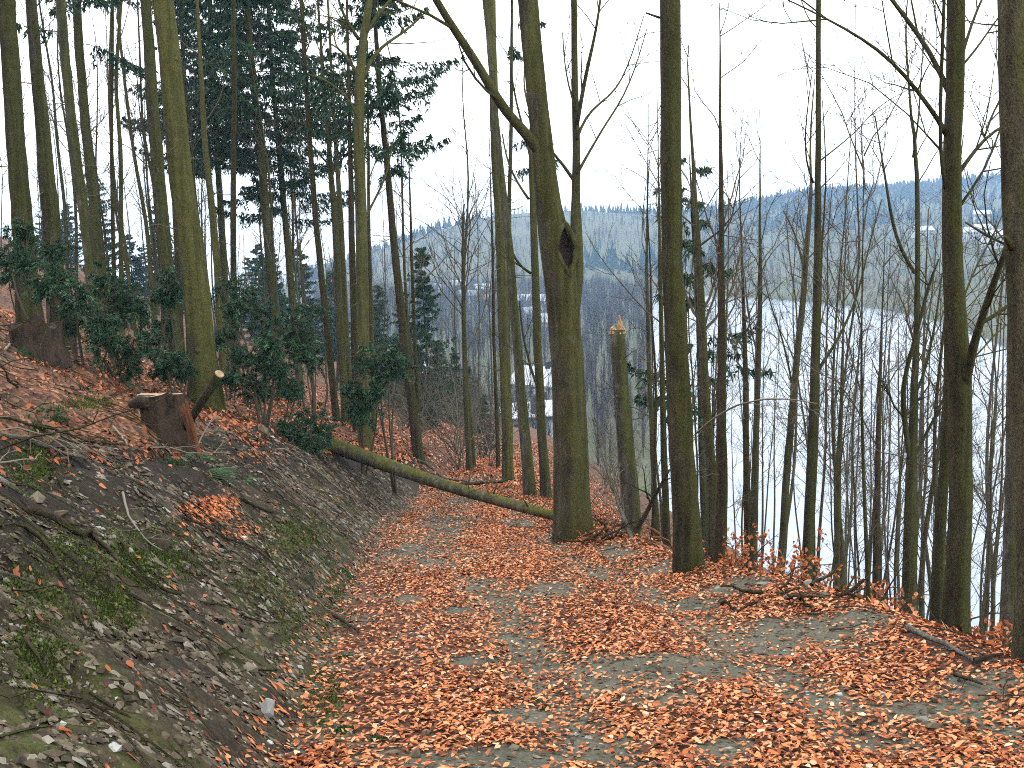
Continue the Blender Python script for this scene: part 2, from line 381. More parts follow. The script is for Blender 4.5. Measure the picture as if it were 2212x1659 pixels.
# ------------------------------------------------------------------ lake, valley and the far hills
LAKE_Z = -33.0
def lakemat():
    m = NT('lake_surface'); v = m.coord((1, 1, 1))
    n = m.noise(v, .05, 4, .6, 1.); n2 = m.noise(m.coord((.3, 1.2, 1)), .8, 3)
    n = m.math('ADD', m.math('MULTIPLY', n, .5), m.math('MULTIPLY', m.noise(m.coord((.012, .06, 1)), 3., 5, .7), .5))
    m.color(m.ramp(n, [(.35, (.14, .18, .23)), (.65, (.235, .285, .345))])); m.bump(n2, .45, .15)
    m.b.inputs['Roughness'].default_value = .16; m.b.inputs['Specular IOR Level'].default_value = .5; return m.m
mb = MB(); mb.add([(-400, 20, LAKE_Z), (1600, 20, LAKE_Z), (1600, 900, LAKE_Z), (-400, 900, LAKE_Z)], [(0, 1, 2, 3)])
lake = tag(mb.obj('lake', lakemat()), 'pale lake shining between the trees', kind='structure')

FA = [.0, .15, .189, .274, .379, .456, .524, .6, .9]; FDIST = [480, 470, 448, 411, 359, 301, 237, 200, 165]
RIDGE = [(560, 560), (670, 540), (790, 510), (904, 470), (1064, 433), (1254, 420), (1424, 427), (1565, 420), (1648, 403), (1765, 390), (1908, 383), (2168, 365), (2400, 352)]
_ra = []; _rs = []
for p in RIDGE:
    d = ray(*p); _ra.append(d[0]/d[1]); _rs.append(d[2]/d[1])
def valley(x, y):
    a = x/y; df = np.interp(a, FA, FDIST); land_l = a < .15
    h0 = np.where(a < .15, 470, df+15); dr = np.interp(a, [-.7, .1, .22, .3, .9], [820, 820, 900, 1050, 1050])
    zr = CAMZ + np.interp(a, _ra, _rs)*dr - 15
    t = np.clip((y-h0)/(dr-h0), 0, 1); hump = (t*t*(3-2*t))*.55+.45*t
    z = -31.3 + (zr+31.3)*hump + np.clip((y-dr)/400, 0, 1)*-25
    z = z + (1.2+10*np.clip(t*(1.25-t)*2, 0, 1))*fbm(x, y, .006, 4, 91) + 1.0*fbm(x, y, .02, 3, 95)
    wet = np.clip((a-.142)/.012, 0, 1)*np.clip((df-y)/14, 0, 1)
    return z*(1-wet) + (LAKE_Z-4)*wet
va = np.concatenate([np.linspace(-.75, -.16, 40), np.linspace(-.157, .62, 240), np.linspace(.63, .95, 20)])
vy = np.concatenate([np.linspace(85, 500, 120), np.linspace(504, 1100, 90), np.linspace(1110, 1500, 15)])
VA, VY = np.meshgrid(va, vy); VX = VA*VY; VZ = valley(VX, VY)
def fieldmat():
    m = NT('valley_field'); v = m.coord(); n = m.noise(v, .03, 5, .6); n2 = m.noise(v, .4, 4)
    c = m.ramp(n, [(.32, (.050, .044, .024)), (.48, (.06, .072, .027)), (.62, (.078, .064, .040)), (.75, (.055, .075, .028))])
    m.color(m.mix(.5, c, m.ramp(n2, [(.3, (.5, .5, .5)), (.7, (1.2, 1.2, 1.2))]), 'MULTIPLY')); return m.m
ny, nx = VX.shape; ii = np.arange(ny-1)[:, None]*nx+np.arange(nx-1)[None]
mb = MB(); mb.add(np.stack([VX, VY, VZ], -1).reshape(-1, 3), np.stack([ii, ii+1, ii+nx+1, ii+nx], -1).reshape(-1, 4))
tag(mb.obj('valley_and_hills', fieldmat(), smooth=True), 'valley floor and wooded hills beyond the lake', kind='structure')
def vhit(px, py):
    d = ray(px, py); t = 90.
    while t < 1400:
        P = CAM+d*t/d[1]
        if P[2] < max(float(valley(P[0], P[1])), LAKE_Z): return P
        t += 1.0
    return CAM+d*1000/d[1]

def far_wood(name, n, ylim, alim, keep, kind, mat, hgt, seed, label):
    g = np.random.default_rng(seed); y = g.uniform(ylim[0]**2, ylim[1]**2, n)**.5; a = g.uniform(*alim, n); x = a*y
    k = keep(x, y, a, g); x = x[k]; y = y[k]; z = valley(x, y); h = g.uniform(*hgt, len(x)); n = len(x)
    ok = z > LAKE_Z+.6; x, y, z, h = x[ok], y[ok], z[ok], h[ok]; n = len(x); B = np.stack([x, y, z-.3], 1)
    mb = MB(); shade = g.uniform(0, 1, n)
    if kind == 'cone':
        m = 7; th = np.arange(m)*2*np.pi/m
        for lay, (z0, z1, r0) in enumerate([(.08, .55, .20), (.32, .80, .15), (.58, 1.0, .09)]):
            rr = r0*h[:, None]*g.uniform(.65, 1.3, (n, m)); ph = th[None]+g.uniform(0, 6.28, (n, 1))
            ring = np.stack([B[:, None, 0]+rr*np.cos(ph), B[:, None, 1]+rr*np.sin(ph), B[:, None, 2]+h[:, None]*(z0+g.uniform(-.05, .05, (n, m)))], -1)
            tip = B+np.stack([np.zeros(n), np.zeros(n), h*z1], 1)
            V = np.concatenate([ring, tip[:, None]], 1); base = np.arange(n)[:, None]*(m+1); j = np.arange(m)
            T = np.stack([base+j, base+(j+1) % m, np.repeat(base+m, m, 1)], -1).reshape(-1, 3)
            mb.add(V.reshape(-1, 3), None, T, np.repeat(shade, m+1))
    else:
        m = 34; fr = g.uniform(.25, 1, (n, m)); ph = g.uniform(0, 6.28, (n, m)); sp = g.uniform(.03, .24, (n, m))*h[:, None]
        root = B[:, None]+np.stack([np.zeros((n, m)), np.zeros((n, m)), h[:, None]*fr*.55], -1)
        end = B[:, None]+np.stack([sp*np.cos(ph), sp*np.sin(ph), h[:, None]*np.clip(fr*.55+g.uniform(.2, .45, (n, m)), 0, 1)], -1)
        root[:, 0] = B; end[:, 0] = B+np.stack([np.zeros(n), np.zeros(n), h*.9], 1)
        w = np.full((n, m), .06)*h[:, None]*.085*g.uniform(.6, 1.6, (n, m)); w[:, 0] *= 2.2
        off = np.stack([w*np.sin(ph), -w*np.cos(ph)*.3, np.zeros_like(w)], -1)
        V = np.stack([root-off, root+off, end], 2).reshape(-1, 3)
        mb.add(V, None, np.arange(len(V)).reshape(-1, 3), np.repeat(shade, m*3))
    return tag(mb.obj(name, mat), label, kind='stuff')
M['far_spruce'] = foliage('far_spruce', (.006, .018, .014), (.011, .028, .020), (.020, .040, .028))
M['far_bare'] = foliage('far_bare_wood', (.034, .028, .022), (.055, .044, .034), (.08, .060, .044))
belt = lambda x, y, a: vnoise(x*.012, y*.008, 5)+.6*vnoise(x*.03, y*.03, 6)
far_wood('far_spruce_forest', 9000, (500, 1080), (-.25, .85), lambda x, y, a, g: ((belt(x, y, a)+np.clip((y-650)/900, -.2, .35)*(a > .2)-.16*(a < .2)) > .10), 'cone', M['far_spruce'], (5, 11), 1, 'dark spruce forest on the far hills')
far_wood('far_bare_woodland', 7500, (330, 1080), (-.25, .85), lambda x, y, a, g: (belt(x, y, a) < .18) & ((y > 470) | (a > .14)), 'fan', M['far_bare'], (6, 12), 2, 'grey bare woodland on the far hillside')
far_wood('valley_trees', 2600, (120, 470), (-.2, .15), lambda x, y, a, g: vnoise(x*.02, y*.02, 8) > -.22, 'fan', M['far_bare'], (6, 13), 3, 'bare trees and bushes scattered over the valley floor')

# ------------------------------------------------------------------ houses
M['wall_w'] = simple('white_render', (.42, .42, .41), (.58, .58, .57), 3, .1)
M['roof_p'] = simple('pale_roof_sheet', (.36, .39, .42), (.50, .53, .57), 2, .1)
M['roof_g'] = simple('grey_roof_slate', (.16, .18, .21), (.28, .30, .33), 4, .2)
M['roof_r'] = simple('brown_roof_tile', (.16, .08, .05), (.26, .14, .09), 4, .2)
M['dark'] = NT('dark_paint').color((.015, .016, .020)).m
M['glass'] = NT('window_glass').color((.02, .025, .03)).m; M['glass'].node_tree.nodes['Principled BSDF'].inputs['Roughness'].default_value = .08
def box(mb, x0, x1, y0, y1, z0, z1):
    V = [(x, y, z) for z in (z0, z1) for y in (y0, y1) for x in (x0, x1)]
    mb.add(V, [(0, 2, 3, 1), (4, 5, 7, 6), (0, 1, 5, 4), (2, 6, 7, 3), (0, 4, 6, 2), (1, 3, 7, 5)])
def part(name, mat, parent, *boxes):
    mb = MB()
    for b in boxes: box(mb, *b)
    return mb.obj(name, mat, parent)
def house(loc, w, d, h, rh, rz, roofmat, label, flat=False, group=None, chim=True):
    e = empty('house', loc, label, 'house', group); e.rotation_euler.z = rz
    part('wall', M['wall_w'], e, (-w/2, w/2, -d/2, d/2, -2, h))
    mb = MB(); o = .5
    if flat:
        V = [(-w/2-o, -d/2-o, h+.02), (w/2+o, -d/2-o, h+.02), (w/2+o, d/2+o, h+rh), (-w/2-o, d/2+o, h+rh)]
        V = V+[(x, y, z+.3) for x, y, z in V]
        mb.add(V, [(3, 2, 1, 0), (4, 5, 6, 7), (0, 1, 5, 4), (1, 2, 6, 5), (2, 3, 7, 6), (3, 0, 4, 7)])
    else:
        V = [(-w/2-o, -d/2-o, h-.1), (w/2+o, -d/2-o, h-.1), (w/2+o, d/2+o, h-.1), (-w/2-o, d/2+o, h-.1), (-w/2-o, 0, h+rh), (w/2+o, 0, h+rh)]
        mb.add(V, [(0, 1, 5, 4), (2, 3, 4, 5)], [(0, 4, 3), (1, 2, 5)])
        V2 = [(x, y, z+.25) for x, y, z in V]
        mb.add(V2, [(0, 1, 5, 4), (2, 3, 4, 5), ], [(0, 4, 3), (1, 2, 5)])
    rf = mb.obj('roof', roofmat, e)
    if flat:
        part('fascia', M['dark'], e, (-w/2-o-.02, w/2+o+.02, -d/2-o-.06, -d/2-o-.003, h-.25, h+.2))
    if chim:
        part('chimney', M['dark'], rf, ((-.5 if flat else w*.12), (-.5 if flat else w*.12)+(.9 if flat else 1.0), -.5-(2. if flat else 0), .5-(2. if flat else 0), h, h+rh+(2.4 if flat else 1.2)))
    nw = max(2, int(w/2.4))
    for i in range(nw):
        x = -w/2+(i+.5)*w/nw
        for zz in ([.9] if h < 4 else [.9, 3.6]):
            wn_ = part('window', M['wall_w'], e, (x-.62, x+.62, -d/2-.06, -d/2-.004, zz-.08, zz+1.38))
            part('pane', M['glass'], wn_, (x-.52, x+.52, -d/2-.075, -d/2-.062, zz, zz+1.28))
    part('door', M['dark'], e, (w/2+.004, w/2+.06, -.5, .5, 0, 2.05))
    return e
P = vhit(1150, 958); house((P[0], P[1]+3, P[2]+1.1), 9.5, 7, 2.9, .9, math.radians(14), M['roof_p'], 'low white bungalow with pale flat roof and black chimney beyond the path', True)
P = vhit(1172, 868); house((P[0], P[1]+3, P[2]), 9, 8, 3.2, 2.8, math.radians(-32), M['roof_p'], 'white gabled house standing above the pale roofed bungalow')
P = vhit(868, 855); house((P[0], P[1], P[2]), 9, 8, 3.5, 2.6, math.radians(25), M['roof_p'], 'pale roofed house glimpsed left of the leaning dark trunk')
VILL = [(955, 640, M['roof_g']), (988, 628, M['roof_p']), (1012, 655, M['roof_g']), (1042, 640, M['roof_p']), (1050, 668, M['roof_r']), (1128, 668, M['roof_p']), (1150, 700, M['roof_g']), (1183, 668, M['roof_p']), (1190, 720, M['roof_p']), (655, 655, M['roof_p']), (905, 652, M['roof_g'])]
for i, (px, py, rm) in enumerate(VILL):
    P = vhit(px, py); house(tuple(P), U(6, 8), U(5.5, 7), U(2.8, 3.8), 2.2, U(-.6, .6), rm, ['grey roofed village house left of the thin straight beech', 'pale roofed village house just left of the thin straight beech', 'grey roofed village house just right of the thin straight beech', 'pale roofed village house midway to the mossy pair', 'brown roofed village house close to the mossy pair', 'pale roofed village house right of the mossy pair', 'grey roofed village house between scaly trunk and forked beech', 'pale roofed far village house against the hollow beech', 'pale roofed nearer village house against the hollow beech', 'pale house far behind the upper wood', 'grey roofed village house right of the leaning spruce'][i], group='village houses', chim=False)
for i, (px, py) in enumerate([(1992, 512), (2088, 520), (2122, 512), (2150, 535), (2120, 480)]):
    P = vhit(px, py); house(tuple(P), U(8, 11), U(7, 8), U(3.5, 6), 2.4, U(-.5, .5), M['roof_p'], ['white house across the lake beside the two stemmed beech', 'white hillside house just right of the arching limbed beech', 'white hillside house second right of the arching limbed beech', 'lowest white hillside house near the right edge', 'highest white hillside house near the right edge'][i], group='houses across the lake', chim=False)

def ico():
    p = (1+5**.5)/2
    V = np.array([(-1, p, 0), (1, p, 0), (-1, -p, 0), (1, -p, 0), (0, -1, p), (0, 1, p), (0, -1, -p), (0, 1, -p), (p, 0, -1), (p, 0, 1), (-p, 0, -1), (-p, 0, 1)], float)
    V /= np.linalg.norm(V[0])
    F = np.array([(0, 11, 5), (0, 5, 1), (0, 1, 7), (0, 7, 10), (0, 10, 11), (1, 5, 9), (5, 11, 4), (11, 10, 2), (10, 7, 6), (7, 1, 8), (3, 9, 4), (3, 4, 2), (3, 2, 6), (3, 6, 8), (3, 8, 9), (4, 9, 5), (2, 4, 11), (6, 2, 10), (8, 6, 7), (9, 8, 1)])
    return V, F
IV, IF = ico()
def ico2():
    V = list(map(tuple, IV)); c = {}; F = []
    def mid(a, b):
        k = (min(a, b), max(a, b))
        if k not in c: v = unit(np.array(V[a])+np.array(V[b])); c[k] = len(V); V.append(tuple(v))
        return c[k]
    for a, b, d in IF: x, y, z = mid(a, b), mid(b, d), mid(d, a); F += [(a, x, z), (b, y, x), (d, z, y), (x, y, z)]
    return np.array(V), np.array(F)
IV2, IF2 = ico2()
def ico_ball(k): return IV2.copy(), IF2
# ------------------------------------------------------------------ branches, crowns
def grow(mb, p, d, L, r, lev, g, kids, up=.12, wig=.16, spread=(.5, .95), tmin=.25):
    n = (7, 5, 4, 3)[min(lev, 3)]; p = np.array(p, float); d = unit(d); P = [p]
    for i in range(n-1):
        d = unit(d+g.normal(size=3)*wig+np.array([0, 0, up])); p = p+d*L/(n-1); P.append(p)
    P = np.array(P); rad = r*np.linspace(1, .28, n)
    tube(mb, P, rad, (6, 4, 3, 3)[min(lev, 3)], False)
    if lev < len(kids):
        for k in range(kids[lev]):
            t = g.uniform(tmin, .97); i = min(int(t*(n-1)), n-2); f = t*(n-1)-i; q = P[i]*(1-f)+P[i+1]*f
            tan = unit(P[i+1]-P[i]); s = unit(np.cross(tan, g.normal(size=3))); an = g.uniform(*spread)
            grow(mb, q, tan*math.cos(an)+s*math.sin(an), L*g.uniform(.28, .55)*(1.15-.5*t), max(rad[i]*.6, .0035), lev+1, g, kids, up, wig*1.15, spread, .15)
def along(P, r, z):
    i = int(np.clip(np.searchsorted(P[:, 2], z), 1, len(P)-1)); f = np.clip((z-P[i-1, 2])/(P[i, 2]-P[i-1, 2]+1e-6), 0, 1)
    return P[i-1]*(1-f)+P[i]*f, r[i-1]*(1-f)+r[i]*f
def spruce_crown(mb, P, r, z0, z1, L0, g, step=.42, per=5, droop=.35, el=.17, shape='cone', dens=1., bmb=None):
    Vs = []; As = []; z = z0
    while z < z1:
        f = (z-z0)/(z1-z0)
        Lz = L0*((1-f)**.8*.9+.12) if shape == 'cone' else L0*(.75+.35*math.sin(f*9))
        for b in range(per):
            if g.random() > dens: continue
            c, rr = along(P, r, min(z1, z+g.uniform(-.6, .6)*step))
            az = g.uniform(0, 6.28); L = Lz*g.uniform(.4, 1.2); h = np.array([math.cos(az), math.sin(az), 0])
            n = max(5, int(L/.16)); t = np.linspace(0, 1, n)
            dr = droop*g.uniform(.5, 1.4)
            A = c+np.outer(t*L, h)+np.outer(L*(.18*t-dr*t**1.6+.16*t**4), [0, 0, 1]); A[:, :2] += g.normal(size=(n, 2))*.02
            (bmb or mb)
            if bmb is not None: tube(bmb, A[::2], np.linspace(max(.008, rr*.14), .004, len(A[::2])), 3, False)
            side = np.cross(h, [0, 0, 1])
            k0 = int(n*.25)
            for sgn in (-1, 1):
                q = A[k0:]; tt = t[k0:]
                bl = np.minimum(.55, .42*L*(1.05-tt))*g.uniform(.5, 1.2, len(q))
                m = 14
                fr = g.uniform(0, 1, (len(q), m))
                bd = sgn*side[None]*.75+h[None]*.55+np.array([0, 0, -.35])
                base = q[:, None]+fr[..., None]*bl[:, None, None]*bd[:, None]+g.normal(size=(len(q), m, 3))*.025
                base[..., 2] -= fr**2*bl[:, None]*.35
                dirn = bd[:, None]*.6+np.array([0, 0, -.55])+g.normal(size=(len(q), m, 3))*.4
                dirn /= np.linalg.norm(dirn, axis=-1, keepdims=True)
                wv = np.cross(dirn, g.normal(size=dirn.shape)); wv /= np.linalg.norm(wv, axis=-1, keepdims=True)
                ln = el*g.uniform(.6, 1.4, fr.shape)[..., None]; w = el*.15
                tri = np.stack([base-wv*w, base+wv*w, base+dirn*ln], -2).reshape(-1, 3)
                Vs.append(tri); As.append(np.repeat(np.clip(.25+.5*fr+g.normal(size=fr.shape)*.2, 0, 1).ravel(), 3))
        z += step*g.uniform(.7, 1.3)
    if Vs:
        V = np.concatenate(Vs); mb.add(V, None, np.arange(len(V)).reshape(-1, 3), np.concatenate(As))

def trunk_line(pts, Y, lean=0., extra=6., foot=None):
    """pixel columns (x, y, width) from the top down to a 3D trunk standing at depth Y"""
    P = []; r = []
    for x, y, w in pts:
        q = on_plane(x, y, Y); P.append(q); r.append(px_size(q, w)/2)
    P = P[::-1]; r = r[::-1]                                # base first
    b = P[0].copy(); dirn = unit(P[min(2, len(P)-1)]-P[0])
    gz = float(ground(b[0], b[1]))
    if b[2] > gz+.05:
        k = (b[2]-gz)/max(dirn[2], .3); nb = b-dirn*k; nb[2] = float(ground(nb[0], nb[1]))
        P.insert(0, nb); r.insert(0, r[0]*1.04)
    if extra > 0:
        d = unit(P[-1]-P[-2]); top = P[-1]+d*extra; P.append(top); r.append(r[-1]*(.5 if extra > 3 else .3))
    P = np.array(P); P[:, 1] += lean*(P[:, 2]-P[0, 2])
    return P, np.array(r)
def build_trunk(mb, P, r, sides=12, step=.35, flare=.35, wob=.05, seed=0, sink=.35):
    Q, rr = resample(P, r, step)
    h = Q[:, 2]-Q[0, 2]
    rr = rr*(1+flare*np.exp(-np.maximum(h, 0)/(.25+rr[0])))
    g = np.random.default_rng(seed); Q[1:-1, :2] += np.cumsum(g.normal(size=(len(Q)-2, 2))*.006, 0)*rr[0]/.2
    Qs = np.concatenate([[Q[0]-[0, 0, sink]], Q]); rs = np.concatenate([[rr[0]*1.15], rr])
    tube(mb, Qs, rs, sides, True, wob, .5, seed)
    return Q, rr
TREE_N = [0]
def tree(name, cat, label, pts, Y, mat, extra=6., lean=0., limbs=(), crown=None, dead=None, spruce=None, group=None, sides=12, seed=None, knots=0, flare=.2):
    TREE_N[0] += 1; seed = seed or 100+TREE_N[0]; g = np.random.default_rng(seed)
    P, r = trunk_line(pts, Y, lean, extra)
    e = empty(name, tuple(P[0]), label, cat, group); O = P[0]
    mb = MB(); Q, rr = build_trunk(mb, P, r, sides, max(.25, r[0]*1.6), flare, .05, seed)
    for k in range(knots):                                  # branch scars
        z = g.uniform(Q[0, 2]+.8, Q[-1, 2]-1); c, cr = along(Q, rr, z); az = g.uniform(math.pi*.9, math.pi*2.1)
        d = np.array([math.cos(az), math.sin(az), .25]); tube(mb, [c+d*cr*.6, c+d*cr*.99, c+d*cr*1.05], [cr*.30, cr*.22, cr*.06], 7, True, .2, .5, k)
    mb.obj('trunk', mat, e, True, O)
    for lp in limbs:                                        # limbs drawn from pixel columns, fanning out in depth
        lpts, dy, kids = lp
        LP = []; LR = []
        for i, (x, y, w) in enumerate(lpts):
            q = on_plane(x, y, Y+dy*i/max(1, len(lpts)-1)); LP.append(q); LR.append(px_size(q, w)/2)
        mb = MB(); LQ, LRR = resample(LP, LR, .18); tube(mb, LQ, LRR, 8, True, .04, .5, seed)
        for k in range(kids):
            i = int(g.integers(len(LQ)//4, len(LQ)-1)); tan = unit(LQ[min(i+1, len(LQ)-1)]-LQ[i-1]); s = unit(np.cross(tan, g.normal(size=3))); an = g.uniform(.4, .9)
            grow(mb, LQ[i], tan*math.cos(an)+s*math.sin(an), g.uniform(.5, 1.6), max(LRR[i]*.45, .006), 1, g, (0, 3, 2), .1)
        mb.obj('limb', mat, e, True, O)
    if crown:
        z0, z1, n, L, up, kids = crown; mb = MB(); H0 = Q[0, 2]; H1 = Q[-1, 2]
        for k in range(n):
            z = g.uniform(H0+(H1-H0)*z0, H0+(H1-H0)*z1); c, cr = along(Q, rr, z); az = g.uniform(0, 6.28); el = g.uniform(up*.6, up*1.35)
            f = 1-.6*(z-H0)/(H1-H0)
            grow(mb, c, [math.cos(az)*math.cos(el), math.sin(az)*math.cos(el), math.sin(el)], L*g.uniform(.6, 1.2)*(.6+.6*f), max(.008, cr*g.uniform(.22, .42)), 0, g, kids, .09)
        mb.obj('crown', M['twig'], e, True, O)
    if dead:                                                # dry twigs and stubs on the stem
        n, L = dead; mb = MB()
        for k in range(n):
            z = g.uniform(Q[0, 2]+1.2, Q[-1, 2]-.3); c, cr = along(Q, rr, z); az = g.uniform(0, 6.28)
            grow(mb, c, [math.cos(az), math.sin(az), g.uniform(-.25, .35)], L*g.uniform(.15, 1.1), .007+cr*.04, 1, g, (0, 2, 2), -.02, .14)
        mb.obj('dead_twigs', M['twig'], e, True, O)['kind'] = 'stuff'
    if spruce:
        mb = MB(); bm = MB(); z0, z1 = spruce.pop('z'); H0 = Q[0, 2]; H1 = Q[-1, 2]
        spruce_crown(mb, Q, rr, H0+(H1-H0)*z0, H0+(H1-H0)*z1, g=g, bmb=bm, **spruce)
        c = mb.obj('crown', M['spruce'], e, False, O); b = bm.obj('branches', M['twig'], c, True, O); b['kind'] = 'stuff'
    return e, Q, rr

# ------------------------------------------------------------------ the trees one can tell apart
B = (6, 3)
bz = 'beech tree'
# --- right of the path
HB = tree('beech_tree', 'tree', 'thick twin stemmed beech with a dark hollow, at the path edge by the fallen log',
     [(1148, 0, 43), (1160, 150, 43), (1172, 300, 45), (1186, 450, 54), (1206, 545, 70), (1217, 620, 72), (1224, 750, 68), (1230, 900, 73), (1235, 1050, 76), (1237, 1165, 80)], 11.9, M['beech'], 6, 0,
     limbs=[([(1172, 335, 30), (1150, 303, 24), (1120, 272, 22), (1088, 238, 21), (1060, 190, 20), (1040, 152, 19), (1012, 110, 18), (985, 68, 17), (960, 32, 16), (935, -12, 15), (905, -70, 13)], -1.2, 2),
            ([(1228, 690, 44), (1236, 640, 42), (1243, 590, 36), (1247, 550, 30), (1245, 510, 26), (1243, 475, 24), (1244, 430, 19), (1246, 333, 17), (1241, 170, 14), (1240, 0, 13), (1238, -120, 10)], .15, 3),
            ([(1247, 375, 7), (1265, 340, 6), (1290, 300, 5), (1310, 262, 4.5), (1340, 225, 4), (1372, 150, 3), (1398, 60, 2)], .8, 5),
            ([(1246, 300, 7), (1262, 255, 6), (1290, 225, 5), (1330, 200, 4), (1362, 130, 3), (1392, 30, 2)], 1.2, 5),
            ([(1246, 270, 10), (1258, 200, 9), (1272, 130, 8), (1288, 70, 6), (1298, -10, 5)], -.4, 4),
            ([(1245, 240, 5), (1228, 190, 4), (1218, 130, 3), (1215, 70, 2)], .5, 3)], knots=5, sides=18, seed=5)
tree('beech_tree', 'tree', 'straight dark olive trunk standing alone on the berm left of the lake view',
     [(1443, 0, 46), (1446, 250, 46), (1452, 553, 46), (1464, 800, 50), (1477, 1033, 54), (1488, 1245, 60)], 8.95, M['beech_dark'], 6, 0,
     limbs=[([(1424, 38, 6), (1410, 32, 5), (1396, 28, 4)], -.2, 0)], knots=3, sides=16)
snag_e, SQ, Srr = tree('broken_tree', 'tree', 'snapped off dead trunk with pale splintered top behind the hollow beech',
     [(1334, 712, 33), (1340, 800, 34), (1348, 900, 36), (1356, 1033, 38), (1368, 1190, 41)], 13.2, M['pale_bark'], 0, 0, dead=(7, .5), knots=4)
top = SQ[-1]; mb = MB(); g = np.random.default_rng(3)
for k in range(26):
    a_ = k*2.4; rr_ = Srr[-1]*math.sqrt((k+.5)/26)*.95; c = top+np.array([rr_*math.cos(a_), rr_*math.sin(a_), -.05]); hh = g.uniform(.02, .10)+.13*max(0, math.sin(a_*1.0+.6))**2*g.uniform(.3, 1.2)
    tube(mb, [c, c+[0, 0, hh*.6], c+[g.normal()*.012, g.normal()*.012, hh]], [.026, .020, g.uniform(.003, .012)], 4, True, .3, .5, k)
mb.obj('splintered_top', M['raw_wood'], snag_e, False, SQ[0])
tree('beech_tree', 'tree', 'slim bare beech with a high side branch, in front of the lake',
     [(1765, 0, 11), (1764, 180, 12), (1764, 333, 13), (1762, 553, 16), (1759, 700, 19), (1754, 900, 22), (1748, 1100, 24), (1742, 1240, 26)], 13, M['beech_dark'], 4,
     limbs=[([(1767, 800, 9), (1790, 765, 7), (1815, 725, 6), (1845, 660, 5), (1862, 600, 4), (1880, 520, 3), (1905, 430, 2)], .8, 2),
            ([(1768, 350, 4), (1800, 325, 3), (1850, 285, 2.5), (1900, 225, 2), (1960, 195, 1.5)], .8, 2),
            ([(1757, 395, 5), (1740, 360, 4), (1738, 290, 3.5), (1745, 230, 2.5), (1755, 150, 2)], -.6, 3)], crown=(.5, .95, 6, 1.3, .9, (4, 3)), sides=10)
tree('beech_tree', 'tree', 'leaning forked beech just left of the slim trunk before the lake',
     [(1752, 395, 7), (1745, 480, 10), (1738, 600, 12), (1722, 760, 14), (1710, 900, 15), (1698, 1033, 16), (1688, 1200, 19)], 17, M['beech'], 0,
     limbs=[([(1738, 590, 7), (1728, 540, 5), (1712, 490, 4), (1692, 455, 3)], .6, 2), ([(1752, 395, 6), (1750, 330, 5), (1752, 260, 4), (1760, 170, 2)], .4, 4),
            ([(1716, 850, 5), (1690, 730, 4), (1665, 660, 3), (1650, 600, 2)], .5, 3)], crown=(.5, .98, 8, 1.6, .95, (4, 3)), sides=9)
tree('beech_tree', 'tree', 'dark beech with long arching limbs towards the sky, near the right edge',
     [(2060, 0, 36), (2054, 333, 37), (2052, 553, 40), (2062, 700, 44), (2069, 813, 47), (2073, 1033, 46), (2066, 1250, 50), (2062, 1390, 56)], 7.6, M['beech_dark'], 5, 0,
     limbs=[([(2045, 290, 14), (2032, 263, 11), (2005, 228, 10), (1978, 193, 9), (1955, 160, 9), (1922, 127, 8), (1885, 97, 7), (1842, 70, 6), (1802, 50, 5), (1762, 27, 4), (1702, 0, 3)], -1., 5),
            ([(2050, 200, 14), (2038, 173, 12), (2022, 135, 11), (2005, 100, 11), (1968, 52, 10), (1925, 0, 9), (1890, -50, 7)], .6, 4),
            ([(2045, 420, 9), (2032, 370, 9), (2030, 300, 8), (2032, 180, 8), (2038, 60, 8), (2040, -20, 7)], -.4, 2),
            ([(2070, 375, 11), (2090, 345, 9), (2112, 318, 8), (2130, 292, 7), (2165, 270, 6), (2205, 255, 4)], .7, 3),
            ([(2128, 292, 5), (2140, 255, 5), (2155, 225, 4), (2180, 190, 3)], .5, 3),
            ([(2078, 120, 8), (2090, 80, 7), (2105, 35, 6), (2125, -10, 5)], .5, 3),
            ([(2080, 140, 6), (2110, 105, 5), (2140, 60, 4), (2170, 20, 3)], .9, 4),
            ([(2070, 450, 7), (2105, 400, 6), (2135, 350, 5), (2160, 280, 4)], .3, 3),
            ([(2080, 850, 24), (2092, 790, 22), (2105, 730, 18), (2120, 690, 16), (2140, 630, 15), (2160, 575, 13), (2176, 530, 11)], -.8, 2),
            ([(2176, 530, 6), (2150, 515, 6), (2120, 505, 5), (2085, 480, 4)], .4, 2),
            ([(2118, 700, 9), (2150, 680, 9), (2185, 655, 8), (2215, 638, 7)], .3, 3),
            ([(2075, 660, 5), (2105, 580, 4), (2140, 520, 3.5), (2165, 465, 2.5)], 1., 3), ([(2075, 790, 5), (2110, 770, 4), (2150, 720, 3), (2190, 690, 2)], 1.2, 4)], knots=3, sides=16)
tree('beech_tree', 'tree', 'dark narrow trunk pressed close behind the arching limbed beech', [(2048, 600, 14), (2048, 850, 18), (2040, 1033, 22), (2028, 1200, 26), (2022, 1385, 30)], 8.6, M['beech_dark'], 3, crown=(.6, .95, 5, 1., .9, (4, 2)), sides=10)
tree('beech_tree', 'tree', 'grey beech trunk cut off by the right edge of the picture', [(2200, 0, 74), (2206, 300, 76), (2214, 700, 78), (2226, 1000, 80), (2238, 1480, 92)], 5.3, M['beech'], 4, 0, limbs=[([(2190, 540, 20), (2182, 525, 14), (2172, 512, 9)], -.1, 0)], knots=3, sides=18)
tree('beech_tree', 'tree', 'pale slender trunk just left of the trunk at the right edge', [(2186, 560, 12), (2183, 850, 20), (2184, 1033, 24), (2178, 1250, 29), (2172, 1430, 33)], 9.2, M['pale_bark'], 4, crown=(.5, .95, 5, 1., .9, (4, 2)), sides=10)
